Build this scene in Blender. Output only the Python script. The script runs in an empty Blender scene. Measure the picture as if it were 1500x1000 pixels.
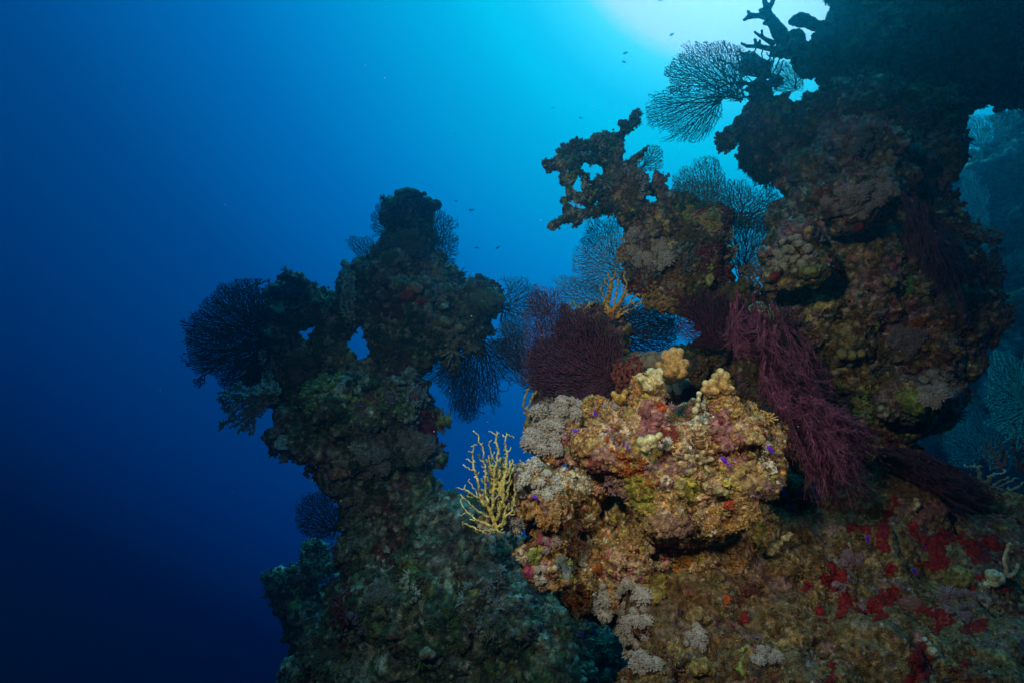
import bpy, math, random
import numpy as np
from mathutils import Vector, bvhtree

# ---------------------------------------------------------------- camera
SC = bpy.context.scene
COL = SC.collection
PITCH = math.radians(12.0)
FPX = 830.0                                   # focal length in photo pixels (1500 wide)
cam_d = bpy.data.cameras.new("camera"); cam = bpy.data.objects.new("camera", cam_d); COL.objects.link(cam)
cam_d.sensor_width = 36.0; cam_d.lens = 36.0 * FPX / 1500.0
cam_d.clip_start = 0.02; cam_d.clip_end = 200.0
cam.location = (0, 0, 0); cam.rotation_euler = (math.pi / 2 + PITCH, 0, 0)
SC.camera = cam
FW = np.array([0, math.cos(PITCH), math.sin(PITCH)])
UP = np.array([0, -math.sin(PITCH), math.cos(PITCH)])
RT = np.array([1.0, 0, 0])

def ray(x, y):
    x = np.asarray(x, float); y = np.asarray(y, float)
    return FW + ((x - 750) / FPX)[..., None] * RT + ((500 - y) / FPX)[..., None] * UP
def at(x, y, d):
    return ray(x, y) * np.asarray(d, float)[..., None]
def proj(P):
    d = P @ FW
    return 750 + FPX * (P @ RT) / d, 500 - FPX * (P @ UP) / d, d

# ---------------------------------------------------------------- water light
GLOW = ray(1125, -245); GLOW = GLOW / np.linalg.norm(GLOW)     # where the surface glow sits
W = bpy.data.worlds.new("World"); SC.world = W; W.use_nodes = True
nt = W.node_tree; N = nt.nodes; L = nt.links
for n in list(N): N.remove(n)
out = N.new("ShaderNodeOutputWorld"); bg = N.new("ShaderNodeBackground"); bg.inputs[1].default_value = 1.0
tc = N.new("ShaderNodeTexCoord")
nrm = N.new("ShaderNodeVectorMath"); nrm.operation = 'NORMALIZE'; L.new(tc.outputs['Generated'], nrm.inputs[0])
dot = N.new("ShaderNodeVectorMath"); dot.operation = 'DOT_PRODUCT'; L.new(nrm.outputs[0], dot.inputs[0]); dot.inputs[1].default_value = tuple(GLOW)
ac = N.new("ShaderNodeMath"); ac.operation = 'ARCCOSINE'; L.new(dot.outputs['Value'], ac.inputs[0])
sx = N.new("ShaderNodeSeparateXYZ"); L.new(nrm.outputs[0], sx.inputs[0])
m1 = N.new("ShaderNodeMath"); m1.operation = 'MULTIPLY_ADD'; L.new(sx.outputs[2], m1.inputs[0]); m1.inputs[1].default_value = math.radians(-6); L.new(ac.outputs[0], m1.inputs[2])
m2 = N.new("ShaderNodeMath"); m2.operation = 'DIVIDE'; L.new(m1.outputs[0], m2.inputs[0]); m2.inputs[1].default_value = math.radians(120)
cr = N.new("ShaderNodeValToRGB"); L.new(m2.outputs[0], cr.inputs[0]); L.new(cr.outputs[0], bg.inputs[0]); L.new(bg.outputs[0], out.inputs[0])
def lin(c):
    c = np.asarray(c, float) / 255.0
    return np.where(c <= 0.04045, c / 12.92, ((c + 0.055) / 1.055) ** 2.4)
def s2l(*c): return tuple(lin(c))
#WORLDRAMP
RAMP = [(0, (255, 255, 255)), (10.4, (250, 244, 252)), (12.2, (135, 234, 248)), (14.2, (85, 228, 248)), (16.6, (35, 216, 250)), (19.1, (0, 222, 254)), (23.1, (0, 197, 246)),
        (33.7, (0, 150, 226)), (40.5, (0, 118, 204)), (53.5, (0, 75, 153)), (72.5, (0, 36, 102)), (80.4, (0, 0, 46)), (90, (0, 0, 26)), (118, (0, 0, 12))]
WORLD_GAIN = 1.0
els = cr.color_ramp.elements
for i, (a, c) in enumerate(RAMP):
    e = els[0] if i == 0 else (els[1] if i == 1 else els.new(a / 120))
    e.position = a / 120; e.color = tuple(lin(c) * WORLD_GAIN) + (1,)
els[0].color = (2.0, 1.05, 1.1, 1); els[1].color = (1.3, .86, .96, 1)
cr.color_ramp.interpolation = 'LINEAR'

# the bright window of the surface straight overhead (above the top of the picture)
zr = N.new("ShaderNodeMapRange"); zr.interpolation_type = 'SMOOTHSTEP'; zr.inputs['From Min'].default_value = 0.80; zr.inputs['From Max'].default_value = 0.98; L.new(sx.outputs[2], zr.inputs[0])
zm = N.new("ShaderNodeMix"); zm.data_type = 'RGBA'; L.new(zr.outputs[0], zm.inputs[0]); L.new(cr.outputs[0], zm.inputs[6]); zm.inputs[7].default_value = (0.10, 1.35, 1.55, 1)
L.new(zm.outputs[2], bg.inputs[0])
# daylight coming down through the surface: soft and blue-green at this depth
sun_d = bpy.data.lights.new("sun", 'SUN'); sun_d.energy = 1.5; sun_d.angle = math.radians(25); sun_d.color = (0.10, 0.62, 0.75)
sun = bpy.data.objects.new("sun", sun_d); COL.objects.link(sun)
sun.rotation_euler = Vector(tuple(GLOW)).to_track_quat('Z', 'Y').to_euler()
sun.location = tuple(GLOW * 9)
# the diver's two strobes on their arms beside the camera
def strobe(name, px, energy, aim, cone, blend, size=0.06):
    d = bpy.data.lights.new(name, 'SPOT'); d.energy = energy; d.spot_size = math.radians(cone); d.spot_blend = blend
    d.shadow_soft_size = size; d.color = (1.0, 0.80, 0.56)
    o = bpy.data.objects.new(name, d); COL.objects.link(o); o.location = px
    o.rotation_euler = (Vector(tuple(aim)) - Vector(px)).to_track_quat('-Z', 'Y').to_euler()
    return o
strobe("strobe", (-0.38, 0.0, 0.60), 60, at(810, 570, 1.4), 86, 1.0)
strobe("strobe", (0.55, 0.0, 0.50), 26, at(1030, 660, 1.4), 44, 1.0)

SC.view_settings.view_transform = 'Standard'; SC.view_settings.look = 'None'
SC.view_settings.exposure = 0.0; SC.view_settings.gamma = 1.0; SC.view_settings.use_curve_mapping = False
cy = SC.cycles
cy.max_bounces = 4; cy.diffuse_bounces = 2; cy.glossy_bounces = 2; cy.volume_bounces = 0; cy.transparent_max_bounces = 8
cy.use_denoising = True; cy.sample_clamp_indirect = 4.0

# ---------------------------------------------------------------- helpers
rng = np.random.default_rng(7)
def h3(i, j, k, s):
    i = i.astype(np.int64); j = j.astype(np.int64); k = k.astype(np.int64)
    n = (i * 73856093) ^ (j * 19349663) ^ (k * 83492791) ^ np.int64(s * 2654435761 % (2**31))
    n = (n ^ (n >> 13)) * 1274126177
    n = (n ^ (n >> 16)) & 0x7fffffff
    n = (n * 48271) % 2147483647
    return n / 2147483647.0
def vnoise(P, s=0):
    F = np.floor(P); f = P - F; f = f * f * f * (f * (f * 6 - 15) + 10)
    r = 0
    for a in (0, 1):
        wa = f[:, 0] if a else 1 - f[:, 0]
        for b in (0, 1):
            wb = f[:, 1] if b else 1 - f[:, 1]
            for c in (0, 1):
                wc = f[:, 2] if c else 1 - f[:, 2]
                r = r + wa * wb * wc * h3(F[:, 0] + a, F[:, 1] + b, F[:, 2] + c, s)
    return r * 2 - 1
ROT = np.array([[0.36, 0.48, -0.8], [-0.8, 0.6, 0.0], [0.48, 0.64, 0.6]])
def fbm(P, o=4, s=0):
    r = 0; a = 0.5
    Q = P @ ROT.T
    for k in range(o):
        r = r + a * vnoise(Q, s + k); Q = (Q * 2.03) @ ROT.T + 3.1; a *= 0.5
    return r
def cells(P, s=0):
    """distance to the nearest jittered point and a hash that names the cell"""
    F = np.floor(P); best = np.full(len(P), 9.0); bid = np.zeros(len(P))
    for a in (-1, 0, 1):
        for b in (-1, 0, 1):
            for c in (-1, 0, 1):
                I, J, K = F[:, 0] + a, F[:, 1] + b, F[:, 2] + c
                x = I + h3(I, J, K, s + 11); y = J + h3(I, J, K, s + 23); z = K + h3(I, J, K, s + 37)
                d = (P[:, 0] - x) ** 2 + (P[:, 1] - y) ** 2 + (P[:, 2] - z) ** 2
                m = d < best
                best = np.where(m, d, best); bid = np.where(m, h3(I, J, K, s + 51), bid)
    return np.sqrt(best), bid
def smooth(a, b, x):
    t = np.clip((x - a) / (b - a), 0, 1); return t * t * (3 - 2 * t)

def mesh(name, V, F, mat=None, col=None, parent=None, flat=False):
    """F: list of arrays of faces (n x k) or one array"""
    me = bpy.data.meshes.new(name)
    Fs = F if isinstance(F, (list, tuple)) else [F]
    V = np.asarray(V, np.float32)
    nl = sum(f.size for f in Fs); nf = sum(len(f) for f in Fs)
    me.vertices.add(len(V)); me.vertices.foreach_set("co", V.ravel())
    me.loops.add(nl); me.loops.foreach_set("vertex_index", np.concatenate([f.ravel() for f in Fs]).astype(np.int32))
    me.polygons.add(nf)
    st = []; o = 0
    for f in Fs:
        st.append(o + np.arange(len(f)) * f.shape[1]); o += f.size
    me.polygons.foreach_set("loop_start", np.concatenate(st).astype(np.int32))
    me.update(calc_edges=True)
    if not flat: me.polygons.foreach_set("use_smooth", np.ones(nf, bool))
    if col is not None:
        a = me.color_attributes.new("Col", 'FLOAT_COLOR', 'POINT')
        c = np.ones((len(V), 4), np.float32); c[:, :3] = col
        a.data.foreach_set("color", c.ravel())
    me.validate()
    ob = bpy.data.objects.new(name, me); COL.objects.link(ob)
    if mat: me.materials.append(mat)
    if parent: ob.parent = parent
    return ob
def tag(o, label=None, cat=None, group=None, kind=None):
    if label: o["label"] = label
    if cat: o["category"] = cat
    if group: o["group"] = group
    if kind: o["kind"] = kind
    return o
def empty(name, loc):
    o = bpy.data.objects.new(name, None); COL.objects.link(o); o.location = tuple(loc); o.empty_display_size = 0.05
    return o
def adopt(root, part):
    """parent a mesh built in world coordinates to the thing's empty"""
    part.parent = root
    part.matrix_parent_inverse.identity()
    part.location = (-root.location[0], -root.location[1], -root.location[2])
    return part

def material(name, col=None, rough=0.85, attr=True, speck=0.35, scale=1.0, bump=0.6, spec=0.25, sub=0.0, tip=None):
    m = bpy.data.materials.new(name); m.use_nodes = True
    t = m.node_tree; n = t.nodes; l = t.links
    b = n["Principled BSDF"]; b.inputs['Roughness'].default_value = rough
    b.inputs['Specular IOR Level'].default_value = spec
    if sub:
        b.inputs['Subsurface Weight'].default_value = sub; b.inputs['Subsurface Radius'].default_value = (0.01, 0.006, 0.004); b.inputs['Subsurface Scale'].default_value = 0.5
    co = n.new("ShaderNodeTexCoord")
    if attr:
        a = n.new("ShaderNodeAttribute"); a.attribute_name = "Col"; base = a.outputs['Color']
    else:
        a = n.new("ShaderNodeRGB"); a.outputs[0].default_value = tuple(col) + (1,); base = a.outputs[0]
    n1 = n.new("ShaderNodeTexNoise"); n1.inputs['Scale'].default_value = 60 * scale; n1.inputs['Detail'].default_value = 5; l.new(co.outputs['Object'], n1.inputs['Vector'])
    n2 = n.new("ShaderNodeTexNoise"); n2.inputs['Scale'].default_value = 320 * scale; n2.inputs['Detail'].default_value = 3; l.new(co.outputs['Object'], n2.inputs['Vector'])
    vo = n.new("ShaderNodeTexVoronoi"); vo.inputs['Scale'].default_value = 170 * scale; l.new(co.outputs['Object'], vo.inputs['Vector'])
    hs = n.new("ShaderNodeHueSaturation"); l.new(base, hs.inputs['Color'])
    r1 = n.new("ShaderNodeMapRange"); r1.inputs['From Min'].default_value = 0.3; r1.inputs['From Max'].default_value = 0.7; r1.inputs['To Min'].default_value = 0.5; r1.inputs['To Max'].default_value = 1.5
    l.new(n1.outputs[0], r1.inputs[0]); l.new(r1.outputs[0], hs.inputs['Value'])
    r2 = n.new("ShaderNodeMapRange"); r2.inputs['From Min'].default_value = 0.3; r2.inputs['From Max'].default_value = 0.7; r2.inputs['To Min'].default_value = 0.46; r2.inputs['To Max'].default_value = 0.54
    l.new(n2.outputs[0], r2.inputs[0]); l.new(r2.outputs[0], hs.inputs['Hue'])
    # fine mottling: pores, sand grains and tiny pale polyps
    mx = n.new("ShaderNodeMix"); mx.data_type = 'RGBA'; mx.blend_type = 'MULTIPLY'; mx.inputs[0].default_value = speck
    rr = n.new("ShaderNodeValToRGB"); rr.color_ramp.elements[0].position = 0.32; rr.color_ramp.elements[0].color = (0.35, 0.3, 0.28, 1)
    rr.color_ramp.elements[1].position = 0.62; rr.color_ramp.elements[1].color = (1.9, 1.85, 1.8, 1)
    l.new(n2.outputs[0], rr.inputs[0]); l.new(hs.outputs[0], mx.inputs[6]); l.new(rr.outputs[0], mx.inputs[7])
    l.new(mx.outputs[2], b.inputs['Base Color'])
    ad = n.new("ShaderNodeMath"); ad.operation = 'MULTIPLY_ADD'; l.new(n2.outputs[0], ad.inputs[0]); ad.inputs[1].default_value = 0.8; l.new(n1.outputs[0], ad.inputs[2])
    a2 = n.new("ShaderNodeMath"); a2.operation = 'MULTIPLY_ADD'; l.new(vo.outputs['Distance'], a2.inputs[0]); a2.inputs[1].default_value = -0.5; l.new(ad.outputs[0], a2.inputs[2])
    bp = n.new("ShaderNodeBump"); bp.inputs['Strength'].default_value = bump; bp.inputs['Distance'].default_value = 0.006 / scale; l.new(a2.outputs[0], bp.inputs['Height'])
    l.new(bp.outputs[0], b.inputs['Normal'])
    return m

def ico(sub):
    import bmesh
    bm = bmesh.new(); bmesh.ops.create_icosphere(bm, subdivisions=sub, radius=1.0)
    V = np.array([v.co[:] for v in bm.verts]); F = np.array([[v.index for v in f.verts] for f in bm.faces]); bm.free()
    return V, F
ICO = {k: ico(k) for k in (1, 2, 3, 4)}

def remesh(V, F, voxel):
    me = bpy.data.meshes.new("tmp"); ob = bpy.data.objects.new("tmp", me); COL.objects.link(ob)
    me.from_pydata([], [], []) if False else None
    me.vertices.add(len(V)); me.vertices.foreach_set("co", V.astype(np.float32).ravel())
    me.loops.add(F.size); me.loops.foreach_set("vertex_index", F.ravel().astype(np.int32))
    me.polygons.add(len(F)); me.polygons.foreach_set("loop_start", (np.arange(len(F)) * F.shape[1]).astype(np.int32))
    me.update(calc_edges=True)
    md = ob.modifiers.new("r", 'REMESH'); md.mode = 'VOXEL'; md.voxel_size = voxel
    dg = bpy.context.evaluated_depsgraph_get(); ev = ob.evaluated_get(dg); m2 = ev.to_mesh()
    nv = len(m2.vertices); co = np.zeros(nv * 3, np.float32); m2.vertices.foreach_get("co", co)
    npoly = len(m2.polygons); lt = np.zeros(npoly, np.int32); m2.polygons.foreach_get("loop_total", lt)
    li = np.zeros(len(m2.loops), np.int32); m2.loops.foreach_get("vertex_index", li)
    ev.to_mesh_clear(); bpy.data.objects.remove(ob); bpy.data.meshes.remove(me)
    Q = li.reshape(-1, 4) if (lt == 4).all() else None
    return co.reshape(-1, 3).astype(float), Q

def normals(V, Q):
    a = V[Q[:, 2]] - V[Q[:, 0]]; b = V[Q[:, 3]] - V[Q[:, 1]]; n = np.cross(a, b)
    out = np.zeros_like(V)
    for k in range(4): np.add.at(out, Q[:, k], n)
    return out / (np.linalg.norm(out, axis=1, keepdims=True) + 1e-12)

# ---------------------------------------------------------------- reef colours (surface colours, some toned for the light on them)
P_ = lambda *c: np.array(c)
OLIVE = P_(.12, .085, .035); BROWN = P_(.16, .08, .032); TAN = P_(.36, .22, .09); PINK = P_(.42, .15, .17); MAUVE = P_(.24, .13, .17)
MAROON = P_(.13, .025, .03); RED = P_(.32, .012, .014); ORANGE = P_(.55, .13, .03); YEL = P_(.38, .30, .06); LIME = P_(.27, .33, .08)
GREY = P_(.28, .25, .25); PALE = P_(.55, .50, .42); DKGRN = P_(.045, .075, .04); GREEN = P_(.10, .20, .08); SAND = P_(.32, .23, .11); SLATE = P_(.12, .12, .13)
PAL = {
 'shade': [(BROWN, 4), (MAROON, 2.5), (MAUVE * .6, 3), (OLIVE, 3), (SLATE * .6, 3), (DKGRN, 2), (SAND * .6, .8)],  # shade put into the colour: darkened tones for the rear rocks
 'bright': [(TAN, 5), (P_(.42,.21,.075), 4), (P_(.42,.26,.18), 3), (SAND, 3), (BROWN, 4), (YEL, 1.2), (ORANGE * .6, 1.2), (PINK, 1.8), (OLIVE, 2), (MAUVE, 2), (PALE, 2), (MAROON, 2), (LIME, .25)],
 'slope':  [(P_(.12,.08,.035), 5), (BROWN, 6), (SAND * .8, 4), (TAN * .8, 2), (MAUVE, 2), (MAROON, 1.5), (LIME * .7, .12), (SLATE, 1.5), (GREY, 1), (PINK, .3)],
 'pillar': [(OLIVE, 5), (BROWN, 4), (DKGRN, 3), (MAUVE, 3), (MAROON, 2), (SAND, 2), (SLATE, 3), (GREY, 2), (LIME, .6), (PINK, .8), (TAN, 1.2)],
 'pinn':   [(P_(.075,.095,.06), 5), (DKGRN, 4), (GREEN * .8, 2.5), (P_(.11,.085,.06), 3), (P_(.24,.25,.19), 3), (P_(.24,.27,.28), 3), (MAROON, .9), (SLATE, 3), (P_(.46,.48,.42), 1), (P_(.20,.27,.09), .8), (P_(.18,.13,.18), 1.2)],
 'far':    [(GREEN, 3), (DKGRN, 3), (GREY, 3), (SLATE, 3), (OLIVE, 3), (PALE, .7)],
}
def pick(pal, h):
    cols = np.array([c for c, w in PAL[pal]]); w = np.array([w for c, w in PAL[pal]], float); w = np.cumsum(w / w.sum())
    return cols[np.minimum(np.searchsorted(w, h), len(cols) - 1)]

ROCK_MAT = {}
MASSES = {}
def mass(name, blobs, voxel, s, pal, seed, rough=1.0, thick=1.15, warp=0.34, chains=(), label=None, cat=None, kind=None, s2=1.0, pits=1.0, silty=.45, gain=1.0, knobs=0):
    """rock built from overlapping lumps (px, py, radius px, distance m), fused, then weathered and overgrown"""
    r_ = np.random.default_rng(seed)
    Vs, Fs = [], []; o = 0
    items = [tuple(b) for b in blobs]
    for (x, y, r, d) in list(items):              # broken, knobbly rims
        for _ in range(knobs):
            if r_.random() < .6:
                a = r_.uniform(0, 2 * math.pi); k = r_.uniform(.16, .34)
                items.append((x + r * .98 * math.cos(a), y + r * .98 * math.sin(a), r * k, d + r_.uniform(-.6, .4) * r * d / FPX))
    for ch in chains:                             # tapered limbs
        for (x0, y0, r0, d0), (x1, y1, r1, d1) in zip(ch[:-1], ch[1:]):
            n = max(2, int(math.hypot(x1 - x0, y1 - y0) / (0.45 * min(r0, r1)) + 1))
            for t in np.linspace(0, 1, n):
                items.append((x0 + (x1 - x0) * t, y0 + (y1 - y0) * t, (r0 + (r1 - r0) * t) * r_.uniform(.85, 1.2), d0 + (d1 - d0) * t))
    for (x, y, r, d) in items:
        big = r * d / FPX
        V, F = ICO[4 if big > 0.05 else 3]
        c = at(x, y, d + r_.uniform(-.25, .25) * big)
        sc = np.array([r_.uniform(.9, 1.12), thick * r_.uniform(.85, 1.2), r_.uniform(.88, 1.1)])
        U = V * sc * big
        U = U + c
        Vs.append(U); Fs.append(F + o); o += len(V)
    V = np.concatenate(Vs); F = np.concatenate(Fs)
    if warp:
        R = np.median([b[2] * b[3] for b in items]) / FPX
        f = 1 / (R * 1.1)
        V = V + warp * R * np.stack([fbm(V * f + 7 * k + seed, 3, seed + k * 5) for k in range(3)], 1)
    V, Q = remesh(V, F, voxel)
    n = normals(V, Q)
    a = fbm(V / (s * 2.6), 4, seed + 1)
    V = V + n * (a * s * 1.0 * rough)[:, None]
    n = normals(V, Q)
    dome = lambda d, r: np.sqrt(np.clip(1 - (d / r) ** 2, 0, 1))
    lump = lambda P: cells(P / (s * 1.05) + 0.25 * np.stack([vnoise(P / s, 5), vnoise(P / s, 6), vnoise(P / s, 7)], 1), seed)
    kno = lambda P: smooth(-.12, .22, fbm(P / (s * 4), 3, seed + 40))            # knobbly in some places, worn smooth in others
    d1, c1 = lump(V); knob = kno(V)
    pit = smooth(.12, .36, fbm(V / (s * 1.5), 4, seed + 9)); pit2 = smooth(.16, .34, fbm(V / (s * 4.5), 3, seed + 13))
    V = V + n * ((0.30 * dome(d1, .62) * (c1 > .5) * (.35 + .65 * knob) - pit * (.35 + .3 * (1 - knob)) - pit2 * .6) * s * rough * pits)[:, None]
    V, Q = remesh(V, Q, voxel); n = normals(V, Q)
    d1, c1 = lump(V); knob = kno(V)
    d2, c2 = cells(V / (s * .48) + 0.2 * np.stack([vnoise(V * 2 / s, 8), vnoise(V * 2 / s, 9), vnoise(V * 2 / s, 4)], 1), seed + 3)
    d3, c3 = cells(V / (s * .22), seed + 6); d4, c4 = cells(V / (s * .12), seed + 8)
    ridg = 1 - np.abs(fbm(V / (s * .5), 4, seed + 17)) * 2.2
    disp = 0.20 * s * dome(d2, .6) * (c2 > .45) * (.2 + .8 * knob) + 0.09 * s * dome(d3, .55) * (c3 > .5) + .05 * s * dome(d4, .6) * (c4 > .5) + (ridg - .5) * s * .18
    V = V + n * (disp * rough)[:, None]
    # colour: what grows where
    wv = .35 * np.stack([fbm(V / (s * .5), 4, seed + 60 + k) for k in range(3)], 1)
    zone = fbm(V / (s * 4) + wv, 4, seed + 20); zone2 = fbm(V / (s * 2) + 9 + wv, 4, seed + 21)
    db, cb = cells(V / (s * 1.9) + 1.6 * wv, seed + 70)
    base = pick(pal, np.clip(0.5 + 0.9 * zone, 0, .999))
    base = np.where((cb > .4)[:, None], pick(pal, (cb * 9.7) % 1), base)
    k1 = pick(pal, (c1 * 7.13) % 1); k2 = pick(pal, (c2 * 5.77) % 1); k3 = pick(pal, (c3 * 3.91) % 1)
    w1 = ((c1 > .5) * smooth(.62, .5, d1) * .6)[:, None]; w2 = (((c2 * 13.7) % 1 > .6) * smooth(.62, .48, d2) * .65)[:, None]; w3 = (((c3 * 17.3) % 1 > .7) * smooth(.55, .4, d3) * .8)[:, None]
    colr = base * (1 - w1) + k1 * w1; colr = colr * (1 - w2) + k2 * w2; colr = colr * (1 - w3) + k3 * w3
    tint = smooth(.1, .25, zone2)[:, None]
    colr = colr * (1 - .5 * tint) + .5 * tint * pick(pal, np.clip(.5 - zone2, 0, .99))
    colr = colr * (.62 + 1.5 * smooth(-.35, .45, fbm(V / (s * .22), 4, seed + 30)))[:, None]
    sp = (((c4 * 7.7) % 1 > .86) * smooth(.5, .3, d4))[:, None]          # tiny pale and pink polyps
    colr = colr * (1 - sp) + sp * np.where((c4 > .6)[:, None], PALE, np.where((c4 > .3)[:, None], PINK * 1.1, YEL))
    silt = (smooth(.35, .85, n[:, 2]) * smooth(-.25, .2, fbm(V / (s * 1.2), 4, seed + 44)))[:, None] * silty    # sediment settles on ledges
    colr = colr * (1 - silt) + silt * np.array([.25, .19, .11])
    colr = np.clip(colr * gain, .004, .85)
    if pal not in ROCK_MAT: ROCK_MAT[pal] = material("encrusted_rock_" + pal, attr=True, scale=min(1.4, .045 / s * s2), speck=.55, bump=.9)
    ob = mesh(name, V, Q, ROCK_MAT[pal], colr)
    tag(ob, label, cat, None, kind)
    n = normals(V, Q)
    M = dict(ob=ob, V=V, Q=Q, n=n, s=s, name=name)
    M['bvh'] = bvhtree.BVHTree.FromPolygons([tuple(v) for v in V.tolist()], Q.tolist())
    MASSES[len(MASSES)] = M
    return M
# ================================================================ the reef
def D(b, d): return [(x, y, r, d) if len(t) == 0 else (x, y, r, d + t[0]) for (x, y, r, *t) in b]

# --- the tall leaning pinnacle on the left, about 3.2 m off
pin = D([(596,308,24),(583,303,15),(612,312,14),(621,303,7),(597,333,25),(598,358,27),(578,372,22),(566,392,20),(606,384,26),(590,405,36),
  (640,410,20,.1),(508,387,11),(516,398,16),(530,395,16),(514,420,22),(524,448,30),(540,420,25),
  (402,432,18),(430,428,22),(455,432,15),(435,412,8),(408,462,27),(437,462,24),(470,445,22),(488,462,22),(412,500,30),(402,535,22),(395,560,16),(422,590,20),(398,592,15),(440,580,18),
  (480,500,22),(492,535,24),(478,560,16),(425,560,14),(438,520,14),(505,478,14),
  (566,452,36),(566,490,26),(596,445,42),(590,500,34),(632,430,30),(648,448,36),(664,466,38),(700,436,24),(716,444,20),(694,474,32),(645,494,34),(668,505,22),(612,520,24),(690,500,18),(722,430,10),
  (572,530,28),(505,555,26),(540,545,22),(555,575,36)], 3.2)
pin += D([(500,600,50),(555,600,50),(596,590,42),(632,605,24),(652,618,16),(435,615,24),(415,640,14),(448,650,26),(490,640,44),(545,655,56),(608,655,42),(640,668,20),(655,672,9),
  (512,700,38),(560,705,46),(600,705,40),(622,722,20),(540,745,44),(590,755,50),(640,755,28),(548,800,46),(610,810,60),(560,850,52)], 3.05)
pin += D([(660,800,55),(700,850,70),(640,880,80),(560,900,60),(500,890,28,.1),(740,900,70),(800,960,90),(880,980,70,-.1),(870,920,40),(930,1010,70,-.1),(700,960,90),(600,970,90),(520,960,60),(470,960,40),(445,990,34),(560,1040,100),(700,1060,120),(840,1050,110),(480,1060,70),(600,1160,160),(780,1180,180)], 2.75)
M_pin = mass("coral_pinnacle", pin, .0115, .085, 'pinn', 3, gain=1.2, knobs=3, label="tall crooked rock pinnacle overgrown with corals standing alone in open water", cat="reef rock")
low = D([(440,852,24),(412,850,15),(462,828,20),(462,806,14),(430,872,20),(455,885,28),(480,905,36),(440,915,20),(470,945,40),(452,990,40),(500,860,22),(455,835,20)], 3.9)
M_low = mass("coral_outcrop", low, .016, .10, 'far', 5, gain=1.3, label="dark knobbly outcrop low behind the foot of the tall pinnacle", cat="reef rock")

# --- far reef on the right, seen through the arches
far = D([(1490,190,30),(1450,215,25),(1500,230,60),(1430,250,28),(1400,262,22),(1460,290,50),(1500,340,70),(1425,320,32),(1440,370,40),(1490,420,70),(1450,455,45),(1420,500,60),(1490,540,80),(1440,590,70),(1400,640,60),(1500,660,90),(1560,300,120),(1600,500,180),(1440,720,80),(1360,700,60),(1330,640,50),(1560,720,120)], 5.4)
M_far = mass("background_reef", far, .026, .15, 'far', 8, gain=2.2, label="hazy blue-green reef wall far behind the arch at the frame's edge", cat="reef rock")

# --- right pillar, arch and overhang
pil = D([(1262,20,44,.3),(1330,30,80,.3),(1420,40,70,.3),(1490,60,50,.3),(1395,138,16,.2),(1418,128,14,.2),(1462,118,16,.25),(1480,132,10,.25),(1375,165,20,.1),(1390,240,9,.1),(1384,290,13),(1400,330,12),(1300,95,70,.2),(1380,105,60,.2),(1440,100,44,.2),(1500,118,30,.3),(1244,90,30,.3),(1280,-60,70,.4),(1400,-60,110,.4),(1520,-20,80,.4),(1560,90,60,.4),(1248,40,22,.3)], 2.25)
pil += D([(1190,84,24),(1160,70,16),(1142,78,11),(1210,62,15),(1228,100,28),(1236,135,34),(1120,104,11),(1098,100,8),(1140,116,11),(1112,132,14),(1085,128,7),(1150,162,20),(1185,168,28),(1110,165,23),(1078,180,15),(1066,196,10),(1096,200,21),(1136,198,26),(1175,204,32),(1205,208,40),(1066,214,6),(1102,236,8),(1124,248,10),(1146,228,14),(1165,238,18)], 2.35)
pil += D([(1250,180,52),(1310,180,52),(1366,170,36),(1180,255,34),(1230,255,52),(1290,250,54),(1340,240,44),(1370,220,22),(1158,300,16),(1180,320,40),(1240,320,56),(1300,320,54),(1350,310,44),(1372,330,30),(1390,370,38)], 2.15)
pil += D([(1152,358,30),(1200,370,46),(1165,420,36),(1205,440,44),(1262,370,56),(1320,380,60),(1370,400,50),(1420,400,30),(1438,430,26),(1430,462,34),(1404,490,40),(1262,440,56),(1310,450,60),(1360,460,52),(1150,470,26),(1180,490,36),(1230,500,46),
   (1290,510,52),(1350,520,52),(1395,525,34),(1420,508,22),(1280,560,40),(1330,575,44),(1370,575,30),(1372,605,20),(1335,612,26,-.1),(1240,560,36),(1200,540,36),(1150,540,36),(1256,610,36),(1290,620,30),(1230,660,40),(1290,670,40),(1180,600,50)], 2.08)
pil += D([(1235,300,40),(1275,285,42),(1305,275,26),(1222,285,28),(1300,300,28), (1158,372,36),(1180,392,34),(1150,400,26),(1175,350,22), (1340,585,36),(1362,570,26),(1318,590,26), (1250,215,34),(1285,225,30)], 1.84)
pil = [b for b in pil if not (1395 < b[0] + b[2] * 0 and 160 < b[1] < 240 and b[0] < 1480)]
M_pil = mass("reef_pillar", pil, .0085, .058, 'pillar', 12, warp=.3, knobs=3, gain=1.3, label="massive dark coral covered pillar that opens into an overhang at its top", cat="reef rock")

# --- middle block hanging between the two sides
mid = D([(1000,345,38),(1036,332,32),(1052,318,16),(964,330,26),(948,366,26),(985,385,36),(1030,385,40),(1056,380,18),(1012,415,32),(960,402,32),(940,400,20),(1050,410,20),(980,432,18),(1000,300,18),(972,296,20),(958,275,22),(928,270,26),(902,290,24),(920,315,16),(938,340,16),(922,372,12),(944,432,10),(965,262,12)], 2.1)
M_mid = mass("coral_block", mid, .008, .05, 'pillar', 17, thick=1.0, warp=.26, knobs=2, gain=1.2, label="rounded encrusted rock block hanging below the knobbly antler coral", cat="reef rock")
brg = D([(1050,430,16),(1010,446,18),(1075,450,24),(1110,470,26),(1040,470,20),(985,456,12),(1090,500,34),(1040,520,28),(1000,540,30),(960,560,26),(1120,530,40),(1060,560,40),(1000,580,40),(1120,590,50)], 2.1)
M_brg = mass("rock_bridge", brg, .009, .05, 'shade', 19, label="dark rock bridge spanning behind the lit boulder to the pillar", cat="reef rock")
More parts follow.
